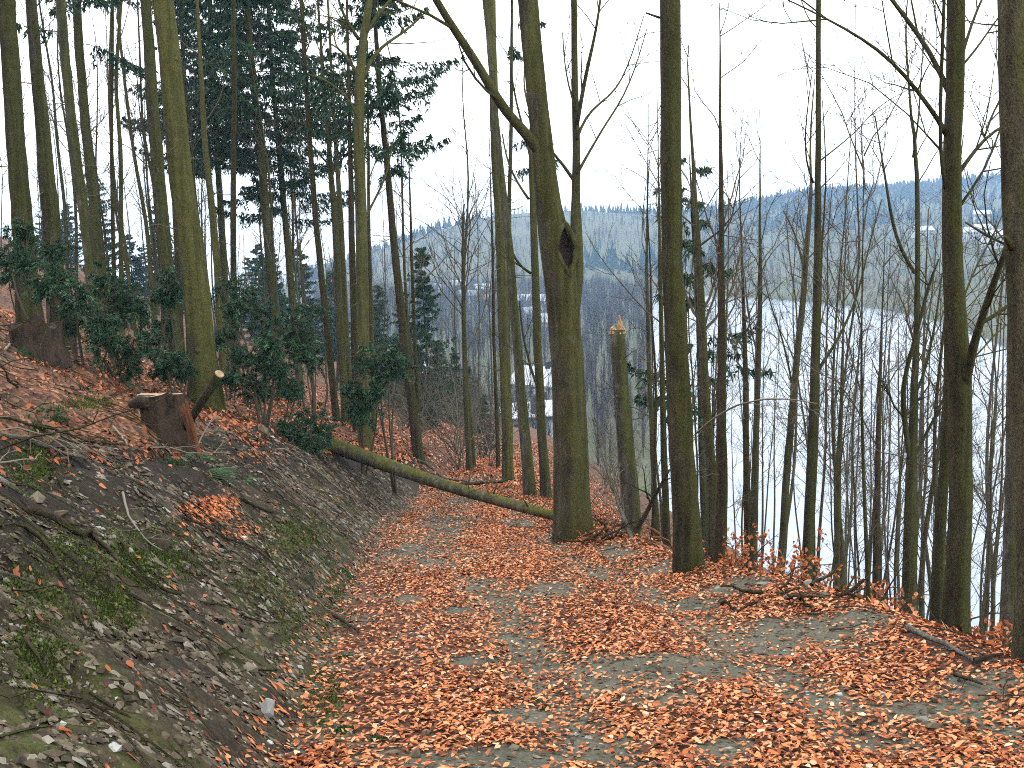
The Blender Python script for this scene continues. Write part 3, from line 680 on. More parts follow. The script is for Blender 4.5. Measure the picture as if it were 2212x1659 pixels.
tree('beech_tree', 'tree', 'two stemmed beech with a bowed left fork over the lake',
     [(1968, 250, 7), (1972, 350, 9), (1980, 480, 11), (1978, 640, 12), (1975, 780, 14), (1970, 900, 18), (1968, 1033, 26), (1964, 1200, 30), (1960, 1350, 34)], 13, M['beech_dark'], 0,
     limbs=[([(1976, 590, 8), (1955, 560, 8), (1938, 520, 8), (1925, 470, 7), (1918, 420, 6), (1905, 340, 4), (1890, 250, 3)], .3, 4),
            ([(1968, 1010, 12), (1950, 880, 12), (1952, 815, 10), (1975, 740, 9), (1990, 680, 8), (2010, 600, 6), (2028, 560, 4)], -.5, 4),
            ([(1970, 870, 7), (2000, 800, 6), (2022, 690, 5), (2035, 590, 3)], .5, 4), ([(1968, 1000, 8), (2000, 940, 7), (2030, 880, 6), (2060, 810, 4)], .3, 3),
            ([(1968, 250, 6), (1962, 160, 5), (1955, 80, 4), (1960, 0, 3)], .2, 5), ([(1972, 340, 5), (1985, 260, 4), (1990, 150, 3), (2000, 60, 2)], .3, 5)], crown=(.5, .95, 7, 1.4, .95, (4, 3)), sides=10)
R_SLIM = [
 ('slim brown trunk immediately right of the dark olive trunk', [(1500, 330, 7), (1508, 480, 13), (1520, 700, 18), (1530, 900, 19), (1538, 1033, 21), (1540, 1190, 23)], 14.5, 'slim_bark'),
 ('brown barked trunk with peeling flakes, second right of the dark olive trunk', [(1556, 250, 6), (1558, 480, 13), (1560, 700, 17), (1562, 900, 21), (1564, 1033, 23), (1558, 1210, 25)], 14, 'brown_bark'),
 ('slender twin topped beech right of the flaky brown trunk', [(1640, 420, 4), (1640, 650, 10), (1636, 800, 12), (1630, 1033, 16), (1625, 1210, 19)], 18, 'beech'),
 ('straight thin beech between the flaky brown trunk and the leaning fork', [(1600, 500, 4), (1606, 700, 9), (1612, 900, 13), (1614, 1033, 15), (1616, 1200, 18)], 18.5, 'brown_bark'),
 ('thin dark trunk close to the left side of the dark olive trunk', [(1424, 420, 4), (1428, 640, 9), (1432, 850, 12), (1436, 1033, 15), (1440, 1150, 16)], 16, 'beech_dark'),
 ('thin beech halfway between the snapped trunk and the dark olive trunk', [(1398, 380, 3), (1396, 600, 7), (1402, 800, 9), (1410, 1000, 11), (1418, 1120, 12)], 18, 'beech'),
 ('lone dark sapling stem rising from the berm beside the root pile', [(1864, 640, 3), (1862, 850, 6), (1866, 1033, 7), (1872, 1180, 9), (1878, 1340, 11)], 9.5, 'beech_dark'),
 ('thin pair forming trunk in the gap between slim beech and two stemmed beech', [(1905, 700, 4), (1900, 850, 9), (1896, 1033, 13), (1893, 1240, 16)], 17, 'brown_bark'),
 ('thin grey beech right of the slim trunk before the lake', [(1822, 690, 4), (1818, 850, 8), (1812, 1033, 11), (1806, 1270, 14)], 15, 'beech'),
]
for lab, pts, Y, bk in R_SLIM:
    tree('beech_tree', 'tree', lab, pts, Y, M[bk], 1.5, crown=(.45, .98, 11, 1.7, 1.0, (5, 3)), dead=(5, .5), sides=9)
tree('spruce_tree', 'tree', 'sparse ragged spruce behind the dark olive trunk, above the lake shore', [(1492, 345, 2), (1498, 480, 9), (1510, 700, 13), (1520, 1000, 17), (1524, 1190, 19)], 22, M['spruce_bark'], .3,
     spruce=dict(z=(.45, 1.0), L0=2.0, step=.5, per=4, droop=.35, dens=.6), sides=9)

hb = HB[0]; tr = [c for c in hb.children if c.name.startswith('trunk')][0]; O_ = np.array(hb.location)
hc = on_plane(1224, 537, 11.9-.22); cut = MB(); CV, CF = ico_ball(2)
CV = CV*[px_size(hc, 21), .20, px_size(hc, 54)]; CV[:, 0] *= 1-.75*np.abs(CV[:, 2]/px_size(hc, 50))**1.5; CV[:, 0] += CV[:, 2]*-.10; cut.add(CV+hc-O_, None, CF)
M['hollow'] = simple('rotten_hollow_shade', (.006, .004, .004), (.03, .018, .014), 20, .8)  # rotten wood, with the shade of the recess put into its colour
co = bpy.data.objects.new('cutter', cut.mesh('cutter', M['hollow'])); COL.objects.link(co); co.parent = hb
md = tr.modifiers.new('hollow', 'BOOLEAN'); md.operation = 'DIFFERENCE'; md.object = co; md.solver = 'EXACT'; md.material_mode = 'TRANSFER'
bpy.context.view_layer.update(); dg = bpy.context.evaluated_depsgraph_get(); nm = bpy.data.meshes.new_from_object(tr.evaluated_get(dg)); tr.modifiers.clear(); tr.data = nm
bpy.data.objects.remove(co, do_unlink=True)
lip = []
for k in range(25):
    a_ = k/24*2*math.pi; zz = math.sin(a_); xx = math.cos(a_)*(1-.72*abs(zz)**1.5)-.22*zz
    q = hc+np.array([px_size(hc, 23)*xx, 0, px_size(hc, 57)*zz]); tc, tr_ = along(HB[1], HB[2], q[2]); q[1] = 11.9-math.sqrt(max(tr_**2-(q[0]-tc[0])**2, (tr_*.45)**2))+.012; lip.append(q)
mb = MB(); tube(mb, lip, np.array([px_size(hc, 10+6*abs(math.sin(k*1.3)))/2 for k in range(25)]), 8, False, .15, .5, 3); mb.obj('hollow_lip', M['beech'], hb, True, O_)
# --- beyond the fallen log
tree('beech_tree', 'tree', 'green mossy trunk, left one of the pair behind the fallen log', [(1060, 0, 18), (1072, 300, 20), (1083, 553, 22), (1090, 800, 23), (1098, 1042, 25)], 22.4, M['moss_bark'], 7, dead=(16, .9),
     spruce=dict(z=(.72, 1.0), L0=2.2, step=.6, per=3, droop=.3, dens=.8), sides=12)
tree('larch_tree', 'tree', 'scaly grey trunk, right one of the pair behind the fallen log', [(1082, 330, 14), (1100, 520, 17), (1115, 700, 19), (1130, 880, 22), (1146, 1072, 27)], 17.6, M['pale_bark'], 5, dead=(16, .7), sides=12, knots=6)
tree('beech_tree', 'tree', 'forked beech right of the scaly trunk, close to the hollow beech', [(1141, 310, 9), (1146, 420, 14), (1152, 553, 16), (1160, 750, 18), (1170, 950, 20), (1180, 1068, 23)], 18.3, M['beech'], 0,
     limbs=[([(1142, 430, 6), (1120, 400, 5), (1095, 350, 4), (1085, 290, 3)], .5, 4), ([(1141, 315, 7), (1125, 260, 5), (1108, 190, 4), (1100, 100, 3)], -.4, 5),
            ([(1141, 315, 6), (1150, 260, 5), (1130, 190, 4), (1135, 110, 2)], .6, 5), ([(1146, 590, 6), (1125, 575, 5), (1110, 555, 4), (1098, 530, 3)], -.4, 3),
            ([(1165, 850, 6), (1145, 790, 5), (1128, 720, 4), (1122, 650, 3)], -.5, 4)], sides=10)
tree('spruce_tree', 'tree', 'thin dead topped spruce with tufts, behind the mossy trunk', [(1108, 60, 6), (1106, 250, 8), (1100, 500, 9), (1096, 1000, 12)], 27, M['spruce_bark'], 4, dead=(24, 1.3), spruce=dict(z=(.55, 1.0), L0=2.0, step=.9, per=3, droop=.3, dens=.5), sides=8)
tree('beech_tree', 'tree', 'thin straight beech with upswept twigs, in the gap before the blue hill', [(1003, 440, 4), (1004, 560, 8), (1004, 700, 10), (1010, 880, 12), (1014, 995, 13)], 28, M['beech'], 0, crown=(.42, 1.0, 18, 3.0, 1.05, (5, 3)), sides=9)
tree('beech_tree', 'tree', 'very thin bare trunk close left of the mossy pair', [(1060, 420, 3), (1064, 560, 6), (1068, 750, 7), (1076, 1000, 9)], 28, M['brown_bark'], 2, crown=(.45, .95, 7, 1.6, .9, (4, 2)), sides=8)
tree('beech_tree', 'tree', 'thin dark bare trunk between leaning spruce and young conifers', [(886, 430, 4), (890, 560, 7), (897, 750, 8), (905, 930, 10)], 29, M['brown_bark'], 2, crown=(.5, .95, 8, 1.8, .9, (4, 2)), sides=8)
tree('spruce_tree', 'tree', 'dark leaning spruce with ragged hanging boughs against the white sky', [(812, 40, 8), (820, 160, 11), (828, 260, 12), (845, 450, 15), (862, 620, 17), (880, 800, 19), (906, 1002, 24)], 24.6, M['brown_bark'], 4.5,
     spruce=dict(z=(.50, 1.0), L0=2.5, step=.46, per=5, droop=.24, shape='col', dens=.85, el=.16), dead=(14, 1.2))
tree('beech_tree', 'tree', 'mossy beech with wide forking crown, left of the leaning spruce', [(800, 0, 16), (786, 90, 18), (778, 200, 22), (776, 300, 23), (780, 480, 25), (783, 700, 26), (790, 970, 30)], 22, M['moss_bark'], 3,
     limbs=[([(782, 175, 9), (800, 130, 8), (830, 95, 7), (865, 75, 6), (890, 55, 5), (925, 20, 3)], .8, 4), ([(775, 85, 8), (755, 55, 7), (737, 20, 6), (730, -10, 5)], -.6, 4),
            ([(780, 170, 8), (760, 140, 7), (740, 110, 5), (715, 95, 3)], .6, 4), ([(778, 270, 7), (765, 230, 6), (735, 195, 5), (700, 170, 4), (665, 160, 3)], -.8, 4),
            ([(792, 70, 8), (815, 30, 7), (840, 5, 6), (860, -20, 5)], .5, 4), ([(785, 480, 6), (810, 430, 5), (835, 380, 4), (850, 300, 3)], .7, 5)], dead=(8, .9), sides=13)

# --- the left hand wood
tree('spruce_tree', 'tree', 'big mossy yellow green trunk rising behind the cut stump', [(355, 0, 44), (372, 150, 46), (392, 350, 50), (417, 553, 54), (430, 700, 58), (438, 800, 64), (446, 890, 76)], 14.2, M['moss_bark'], 6, dead=(5, .8), knots=6, sides=18, flare=.14)
tree('spruce_tree', 'tree', 'tall grey green trunk directly left of the big mossy trunk', [(309, 0, 22), (325, 250, 26), (355, 553, 30), (368, 700, 33), (384, 800, 36)], 18.5, M['spruce_bark'], 6, dead=(10, .8), sides=14)
tree('spruce_tree', 'tree', 'almost black thick trunk at the left edge of the picture', [(20, 0, 35), (36, 250, 38), (55, 553, 44), (64, 700, 48)], 16.5, M['beech_dark'], 6, dead=(14, 1.2), sides=14)
tree('spruce_tree', 'tree', 'thick mossy trunk second from the left edge', [(66, 0, 23), (88, 250, 29), (117, 553, 38), (128, 700, 42)], 17, M['spruce_bark'], 6, dead=(14, 1.1), spruce=dict(z=(.55, 1.0), L0=1.8, step=1.1, per=2, droop=.4, dens=.6), sides=14)
tree('spruce_tree', 'tree', 'pale trunk third from the left edge with a dark bough tuft', [(133, 0, 20), (155, 250, 21), (195, 553, 24), (208, 680, 27)], 22, M['pale_bark'], 6, dead=(14, 1.2), spruce=dict(z=(.55, 1.0), L0=2.0, step=1.1, per=2, droop=.5, dens=.7), sides=12)
tree('spruce_tree', 'tree', 'mossy trunk fourth from the left edge', [(164, 0, 18), (182, 250, 20), (215, 553, 23), (226, 680, 26)], 24, M['spruce_bark'], 6, dead=(14, 1.3), spruce=dict(z=(.55, 1.0), L0=2.4, step=1.0, per=3, droop=.5, dens=.7), sides=12)
L_SLIM = [
 ('thin crooked dark stem beside the fourth trunk from the left', [(243, 0, 7), (240, 250, 8), (245, 553, 9), (247, 660, 10)], 26, 'brown_bark', None),
 ('thin bent stem in the gap left of the tall grey green trunk', [(262, 0, 7), (250, 180, 8), (263, 330, 9), (262, 553, 10), (264, 680, 11)], 27, 'beech', None),
 ('thin reddish stem seen between the two big left trunks', [(366, 200, 7), (376, 400, 9), (386, 600, 11), (392, 720, 12)], 25, 'brown_bark', None),
 ('slim forked stem close right of the big mossy trunk', [(430, 60, 8), (442, 300, 12), (468, 553, 16), (478, 720, 18)], 24, 'moss_bark', (.4, .95, 7, 1.6, .9, (4, 2))),
 ('straight thin stem between mossy trunk and dense spruce crown', [(503, 0, 10), (505, 250, 11), (504, 553, 13), (510, 720, 15)], 28, 'brown_bark', None),
 ('brownish slim trunk with bare twigs right of the dense spruce', [(653, 0, 9), (665, 250, 11), (684, 490, 13), (705, 700, 14), (728, 915, 16)], 24, 'brown_bark', (.35, .9, 9, 1.5, .8, (4, 2))),
 ('slim beech forking high, second trunk right of the dense spruce', [(692, 90, 6), (704, 250, 9), (722, 480, 15), (734, 700, 16), (746, 885, 18)], 25, 'beech', (.45, .98, 14, 2.0, 1.0, (5, 3))),
 ('slim grey trunk third to the right of the dense spruce', [(716, 140, 6), (726, 300, 9), (737, 480, 12), (748, 700, 14), (757, 850, 15)], 29, 'beech', (.4, .98, 12, 2.0, 1.0, (5, 2))),
 ('brown trunk tucked against the left side of the wide crowned beech', [(756, 250, 8), (760, 480, 14), (765, 700, 15), (772, 955, 18)], 23.5, 'brown_bark', (.5, .98, 6, 1.6, .9, (4, 2))),
 ('thin stem close behind the right side of the wide crowned beech', [(798, 420, 7), (800, 600, 9), (806, 800, 11), (808, 940, 12)], 27, 'beech', (.4, .98, 12, 2.2, .95, (5, 2))),
]
for lab, pts, Y, bk, cr in L_SLIM:
    tree('bare_tree', 'tree', lab, pts, Y, M[bk], 4, crown=cr, dead=(9, 1.0), sides=9)
tree('spruce_tree', 'tree', 'tall spruce with a dense dark crown filling the upper left sky', [(535, 0, 12), (548, 150, 14), (563, 320, 17), (585, 553, 20), (598, 690, 22)], 32, M['spruce_bark'], 4.5,
     spruce=dict(z=(.50, 1.0), L0=2.9, step=.36, per=6, droop=.34, shape='col', dens=1., el=.17), dead=(12, 1.2))
tree('spruce_tree', 'tree', 'narrower spruce right of the dense crowned one, with low tufts', [(582, 60, 8), (596, 250, 11), (618, 480, 14), (634, 670, 16)], 35, M['spruce_bark'], 3.,
     spruce=dict(z=(.42, 1.0), L0=2.6, step=.45, per=7, droop=.35, dens=.9, shape='col', el=.17), dead=(8, 1.2))
tree('spruce_tree', 'tree', 'dark spruce behind the big mossy trunk, left of the dense crowned one', [(452, 0, 10), (462, 250, 12), (482, 553, 15), (492, 700, 16)], 38, M['spruce_bark'], 3.,
     spruce=dict(z=(.45, 1.0), L0=2.7, step=.45, per=6, droop=.34, dens=1., shape='col', el=.18), dead=(8, 1.2))
tree('spruce_tree', 'tree', 'distant dark spruce between the two big left trunks', [(392, 20, 8), (402, 250, 10), (420, 553, 12), (428, 690, 13)], 42, M['spruce_bark'], 3.,
     spruce=dict(z=(.45, 1.0), L0=2.4, step=.5, per=7, droop=.32, dens=.95, shape='col', el=.18))

# --- repeats: slim trees on the slope above the lake, thin wood behind, young conifers
def slim_proto(name, H, r, kids, n, seed, label, group, bk, z0=.3):
    g = np.random.default_rng(seed); k = 9
    P = np.zeros((k, 3)); P[:, 2] = np.linspace(0, H, k); P[1:, :2] = np.cumsum(g.normal(size=(k-1, 2))*.11, 0); R = np.linspace(r, r*.16, k)
    e = empty(name, (0, 0, 0), label, 'tree', group); mb = MB(); Q, rr = build_trunk(mb, P, R, 7, .6, .3, .05, seed, 1.2); mb.obj('trunk', M[bk], e, True)
    mb = MB()
    for i in range(n):
        z = H*g.uniform(z0, .97); c, cr = along(Q, rr, z); az = g.uniform(0, 6.28); el = g.uniform(.55, 1.2)
        grow(mb, c, [math.cos(az)*math.cos(el), math.sin(az)*math.cos(el), math.sin(el)], H*g.uniform(.10, .24)*(1.25-z/H*.7), max(.007, cr*.4), 0, g, kids, .08)
    mb.obj('crown', M['twig'], e, True); return e
def zone(x, y, tab):
    k = FD*x/y*1.0+1106
    for lim, txt in tab:
        if k < lim: return txt
    return tab[-1][1]
ZR = [(1440, 'between the hollow beech and the dark olive trunk'), (1540, 'just right of the dark olive trunk'), (1620, 'near the flaky brown trunk'), (1740, 'around the leaning forked beech'), (1850, 'right of the slim beech with the side branch'), (1960, 'left of the two stemmed beech'), (2060, 'left of the arching limbed beech'), (9999, 'towards the right edge')]
ZL = [(200, 'behind the four left edge trunks'), (330, 'left of the tall grey green trunk'), (450, 'behind the big mossy trunk'), (600, 'below the dense spruce crown'), (760, 'left of the wide crowned beech'), (900, 'near the leaning spruce'), (9999, 'before the mossy pair')]
def scatter(protos, spots, relabel=None):
    used = set()
    for i, (x, y, s, rz) in enumerate(spots):
        k = i % len(protos); o = protos[k] if k not in used else copy_tree(protos[k]); used.add(k)
        if relabel: o['label'] = relabel(x, y, s, i)
        o.location = (x, y, float(ground(x, y))); o.rotation_euler = (float(rng.normal()*.025), float(rng.normal()*.025), rz); o.scale = (s, s, s*U(.9, 1.15))
LAB_R = 'thin bare tree among many slim stems on the slope above the lake'
pr = [slim_proto('slim_tree', U(10, 13.5), U(.04, .07), (6, 3), 15, 300+i, LAB_R, 'slim trees above the lake', ['slim_bark', 'brown_bark', 'slim_bark'][i % 3]) for i in range(7)]
spots = []; 
while len(spots) < 84:
    a_ = U(.13, .56); Y_ = 13+U(0, 1)**1.2*52; x_ = a_*Y_
    if x_-float(xr(Y_)) < 1.2 or ground(x_, Y_) < LAKE_Z+2: continue
    H_ = 1.6+Y_*(U(-.16, .0) if U(0, 1) < .8 else U(0, .10))-float(ground(x_, Y_))
    if H_ < 3.5: continue
    spots.append((x_, Y_, min(H_, 17)/12, U(0, 6.28)))
scatter(pr, spots, lambda x, y, s, i: ('tall ' if s > 1.05 else 'low ' if s < .7 else '')+('nearer ' if y < 26 else 'farther ')+'thin tree above the lake, '+zone(x, y, ZR))
LAB_L = 'thin bare tree in the crowded wood on the upper slope'
pl = [slim_proto('slim_tree', U(12, 16), U(.06, .10), (6, 3), 18, 340+i, LAB_L, 'thin trees of the upper wood', ['spruce_bark', 'brown_bark', 'beech'][i % 3], .35) for i in range(6)]
spots = []
while len(spots) < 78:
    Y_ = 28+U(0, 1)**1.1*75; a_ = U(-.52, -.005); x_ = a_*Y_
    spots.append((x_, Y_, U(.7, 1.15), U(0, 6.28)))
scatter(pl, spots, lambda x, y, s, i: ('tall ' if s > 1. else 'low ' if s < .85 else '')+('nearer ' if y < 50 else 'distant ')+'thin bare tree of the upper wood, '+zone(x, y, ZL))
def conifer_proto(H, r, L0, seed, label, group, step=.32, per=6, el=.15, z0=.06):
    g = np.random.default_rng(seed); P = np.zeros((8, 3)); P[:, 2] = np.linspace(0, H, 8); R = np.linspace(r, .01, 8)
    e = empty('conifer_tree', (0, 0, 0), label, 'tree', group); mb = MB(); Q, rr = build_trunk(mb, P, R, 7, .6, .2, .04, seed, .6); mb.obj('trunk', M['spruce_bark'], e, True)
    mb = MB(); spruce_crown(mb, Q, rr, H*z0, H*.985, L0, g, step, per, .3, el); mb.obj('crown', M['spruce'], e); return e
LAB_C = 'young dark conifer at the far end of the path, before the village'
pc = [conifer_proto(U(6, 9), .08, U(1.5, 2.0), 400+i, LAB_C, 'young conifers past the path') for i in range(3)]
spots = [(*on_plane(px, 900, Y)[:2], s, U(0, 6)) for px, Y, s in ((930, 46, 1.05), (880, 56, .9), (985, 54, .6), (830, 62, .9), (955, 64, .75), (1045, 44, .4), (910, 40, .45), (1020, 66, .7), (865, 44, .5), (795, 66, .9))]
CL = ['tallest young conifer right of the leaning spruce', 'broad young conifer just behind the leaning spruce', 'small young conifer left of the thin straight beech', 'young conifer behind the wide crowned beech', 'farther young conifer close to the thin straight beech', 'tiny conifer left of the mossy pair', 'low bushy conifer at the foot of the leaning spruce', 'far conifer between thin straight beech and mossy pair', 'low conifer left of the leaning spruce foot', 'farthest young conifer left of the wide crowned beech']
spots = [q for q in spots]
scatter(pc, spots, lambda x, y, s, i: CL[i])
LAB_D = 'dark spruce in the dense backdrop of the upper wood'
pd_ = [conifer_proto(U(7, 9), .12, U(1.9, 2.5), 420+i, LAB_D, 'backdrop spruces of the upper wood',   .4, 6, .2, .12) for i in range(3)]
spots = []
while len(spots) < 26:
    Y_ = U(70, 130); a_ = U(-.5, -.12); spots.append((a_*Y_, Y_, U(.6, 1.15), U(0, 6.28)))
scatter(pd_, spots, lambda x, y, s, i: ('tall ' if s > .9 else 'low ')+('nearer ' if y < 100 else 'distant ')+'dark backdrop spruce, '+zone(x, y, ZL))

def bush_proto(H, seed, pale):
    g = np.random.default_rng(seed); e = empty('bare_bush', (0, 0, 0), 'x', 'bush', 'bare bushes past the path end')
    for k in range(7):
        mb = MB(); grow(mb, [g.normal()*.08, g.normal()*.08, -.1], [g.normal()*.45, g.normal()*.45, 1], H*g.uniform(.6, 1), .016, 0, g, (7, 4), .05, .2, (.4, .9)); mb.obj('stem', M['twig_pale'] if pale and k % 2 else M['twig'], e, True)
    return e
bp = [bush_proto(U(2.5, 4.5), 440+i, i % 2) for i in range(4)]; spots = []
for k in range(30):
    Y_ = U(29, 66); px = (U(800, 1085) if k < 22 else U(1300, 1440)); q = on_plane(px, 900, Y_); spots.append((q[0], Y_, U(.7, 1.5), U(0, 6)))
ZB = [(860, 'left of the leaning spruce foot'), (930, 'right of the leaning spruce'), (1005, 'left of the thin straight beech'), (1060, 'right of the thin straight beech'), (1250, 'beside the mossy pair'), (9999, 'behind the snapped trunk')]
scatter(bp, spots, lambda x, y, s, i: ('tall ' if s > 1.1 else 'low ')+('near ' if y < 42 else 'middle ' if y < 55 else 'far ')+'bare bush past the path end, '+zone(x, y, ZB))

# ------------------------------------------------------------------ evergreen shrubs
def soup(mb, base, dirn, ln, w, a, g):
    wv = np.cross(dirn, g.normal(size=dirn.shape)); wv /= np.linalg.norm(wv, axis=1, keepdims=True)+1e-9
    V = np.stack([base-wv*w, base+wv*w, base+dirn*ln[:, None]+wv*w*.2], 1).reshape(-1, 3)
    mb.add(V, None, np.arange(len(V)).reshape(-1, 3), np.repeat(a, 3))
def clump(mb, c, R, g, n=80, per=44):
    """an uneven mass of drooping needle shoots"""
    ax = g.uniform(.6, 1.35, 3)
    for i in range(n):
        q = c+g.normal(size=3)*R*.48*ax; d = unit(g.normal(size=3)*[1, 1, .5]+(q-c)/R*.8+[0, 0, .1]); L = R*g.uniform(.25, .85); t = np.clip(np.linspace(0, 1, per)+g.uniform(-.01, .01, per), 0, 1)
        p = q+np.outer(t*L, d)+np.outer(-L*.55*t**2, [0, 0, 1])+g.normal(size=(per, 3))*.014
        tan = d[None]-np.outer(1.1*t, [0, 0, 1]); dirn = tan*.6+g.normal(size=(per, 3))*.6; dirn /= np.linalg.norm(dirn, axis=1, keepdims=True)
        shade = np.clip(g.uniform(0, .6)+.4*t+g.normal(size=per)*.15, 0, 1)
        soup(mb, p, dirn, g.uniform(.03, .08, per), .008, shade, g)
SHRUBS = [
 ('dark yew bush hugging the black trunk at the left edge', 13.5, [(52, 500, 34), (60, 560, 46), (20, 560, 40), (110, 545, 30)]),
 ('dark yew bush behind the old stump at the left edge', 12.5, [(130, 600, 48), (165, 640, 44), (95, 620, 40), (150, 690, 36)]),
 ('arching yew sapling between the pale and grey green trunks', 14, [(225, 610, 40), (262, 640, 40), (240, 690, 40), (285, 660, 30)]),
 ('low dark yew thicket above the cut stump', 12.6, [(235, 745, 42), (280, 770, 44), (320, 745, 34), (210, 700, 38)]),
 ('yew sprays hanging beside the tall grey green trunk', 16, [(362, 605, 36), (350, 640, 30), (380, 630, 28)]),
 ('small yew tuft at the foot of the tall grey green trunk', 13.4, [(372, 775, 30), (395, 800, 28), (350, 800, 24)]),
 ('wide yew bush right of the big mossy trunk, upper one', 16.5, [(495, 625, 40), (535, 650, 46), (505, 670, 36), (575, 690, 34)]),
 ('full drooping yew bush right of the big mossy trunk, lower one', 14.4, [(520, 765, 50), (570, 780, 54), (545, 830, 48), (500, 820, 34), (605, 800, 34), (585, 745, 40)]),
 ('slender yew sapling right of the drooping bush', 16.5, [(635, 700, 36), (655, 735, 40), (672, 770, 30), (628, 745, 28)]),
 ('yew bush in front of the wide crowned beech', 16.8, [(795, 775, 38), (840, 770, 38), (860, 795, 30), (820, 805, 36)]),
 ('lower yew bough in front of the wide crowned beech', 16.6, [(765, 840, 40), (790, 870, 40), (770, 890, 32), (815, 850, 30)]),
 ('yew bush at the uphill end of the fallen log', 14.6, [(665, 905, 44), (690, 935, 38), (640, 945, 42), (670, 965, 36), (615, 930, 26)]),
]
gs = np.random.default_rng(77)
for k, (px, py, Y) in enumerate([(30, 610, 19), (330, 690, 17), (470, 740, 18), (690, 700, 23), (600, 850, 17.5)]):
    SHRUBS.append((('small ', 'ragged ', 'low dark ')[k % 3]+'yew in the shade, '+['at the left edge', 'below the tall grey green trunk', 'at the right foot of the mossy trunk', 'right of the dense spruce', 'above the log end bush'][k], Y, [(px+gs.uniform(-35, 35), py+gs.uniform(-28, 28), gs.uniform(18, 32)) for _ in range(3)]))
for i, (lab, Y, cl) in enumerate(SHRUBS):
    g = np.random.default_rng(600+i); cs = [on_plane(x, y, Y+g.uniform(-.35, .35)) for x, y, r in cl]; rs = [px_size(c, r) for c, (x, y, r) in zip(cs, cl)]
    m_ = np.mean(cs, 0); bx = m_[0]+g.uniform(-.15, .15); by = Y+.1; base = np.array([bx, by, float(ground(bx, by))])
    e = empty('yew_shrub', tuple(base), lab, 'shrub', 'yew shrubs on the slope')
    for c, r in zip(cs, rs):
        mb = MB(); mid = .5*(base+c)+np.array([g.normal()*.12, g.normal()*.12, .1]); P_, r_ = resample([base+[g.normal()*.03, g.normal()*.03, -.1], mid, c], [.022, .016, .007], .2)
        tube(mb, P_, r_, 5, False); mb.obj('stem', M['twig'], e, True, base)
    mb = MB()
    for c, r in zip(cs, rs): clump(mb, c, r*.72, g, 46)
    for c, r in zip(cs, rs):
        bt = MB()
        for k in range(6): grow(bt, c, g.normal(size=3)+[0, 0, .3], r*g.uniform(1, 1.7), .006, 1, g, (0, 3, 2), .02, .2)
        bt.obj('twigs', M['twig'], e, True, base)['kind'] = 'stuff'
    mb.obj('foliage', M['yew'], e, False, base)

# ------------------------------------------------------------------ fallen log, stumps, dead wood
def lie(pts, w, Y0=None, lift=.0, n=14):
    """a stick lying on the ground through pixel points"""
    P = [hit(x, y) for x, y in pts]; r = [px_size(p, w)/2*f for p, f in zip(P, np.linspace(1, .55, len(P)))]
    Q, rr = resample(P, r, .08); Q[:, 2] = ground(Q[:, 0], Q[:, 1])
    k = np.ones(5)/5
    if len(Q) > 8: Q[:, 2] = np.maximum(np.convolve(np.pad(Q[:, 2], 2, 'edge'), k, 'valid'), Q[:, 2]-.02)
    Q[:, 2] += rr*.8+.028+lift; return Q, rr
lp = [(716, 962, 33, 16.6), (790, 988, 31, 15.9), (900, 1025, 29, 14.9), (1000, 1058, 27, 14.1), (1100, 1083, 24, 13.4), (1200, 1106, 22, 12.75), (1290, 1128, 19, 12.3), (1350, 1150, 14, 12.1)]
LA, LB = on_plane(716, 960, 16.6), on_plane(1350, 1152, 12.1); LP = [LA+(LB-LA)*t+np.array([0, 0, -.10*math.sin(math.pi*t)]) for t in np.linspace(0, 1, 8)]; LR = [px_size(p, w[2])/2 for p, w in zip(LP, lp)]
e = empty('fallen_log', tuple(LP[0]), 'mossy fallen trunk lying slanted across the path', 'log'); g = np.random.default_rng(12)
mb = MB(); LQ, LRR = resample(LP, LR, .15); tube(mb, LQ, LRR, 14, True, .05, .5, 12); mb.obj('trunk', M['log_bark'], e, True, LP[0])
for k in range(9):
    i = int((k+.6)/9*len(LQ)); d = unit([g.normal()*.5, g.normal()*.4, g.uniform(-.2, 1)]); mb = MB()
    tube(mb, [LQ[i], LQ[i]+d*LRR[i]*1.2, LQ[i]+d*(LRR[i]*1.2+g.uniform(.04, .16))], [.02, .015, .006], 5, True); mb.obj('branch_stub', M['dead'], e, True, LP[0])
for i, dd in ((int(len(LQ)*.55), (-.2, -.3, .9)), (int(len(LQ)*.75), (.5, -.2, .8)), (int(len(LQ)*.62), (-.3, .2, .9))):
    mb = MB(); grow(mb, LQ[i], dd, .55, .012, 1, g, (0, 3, 2), .05); mb.obj('dry_branch', M['twig'], e, True, LP[0])

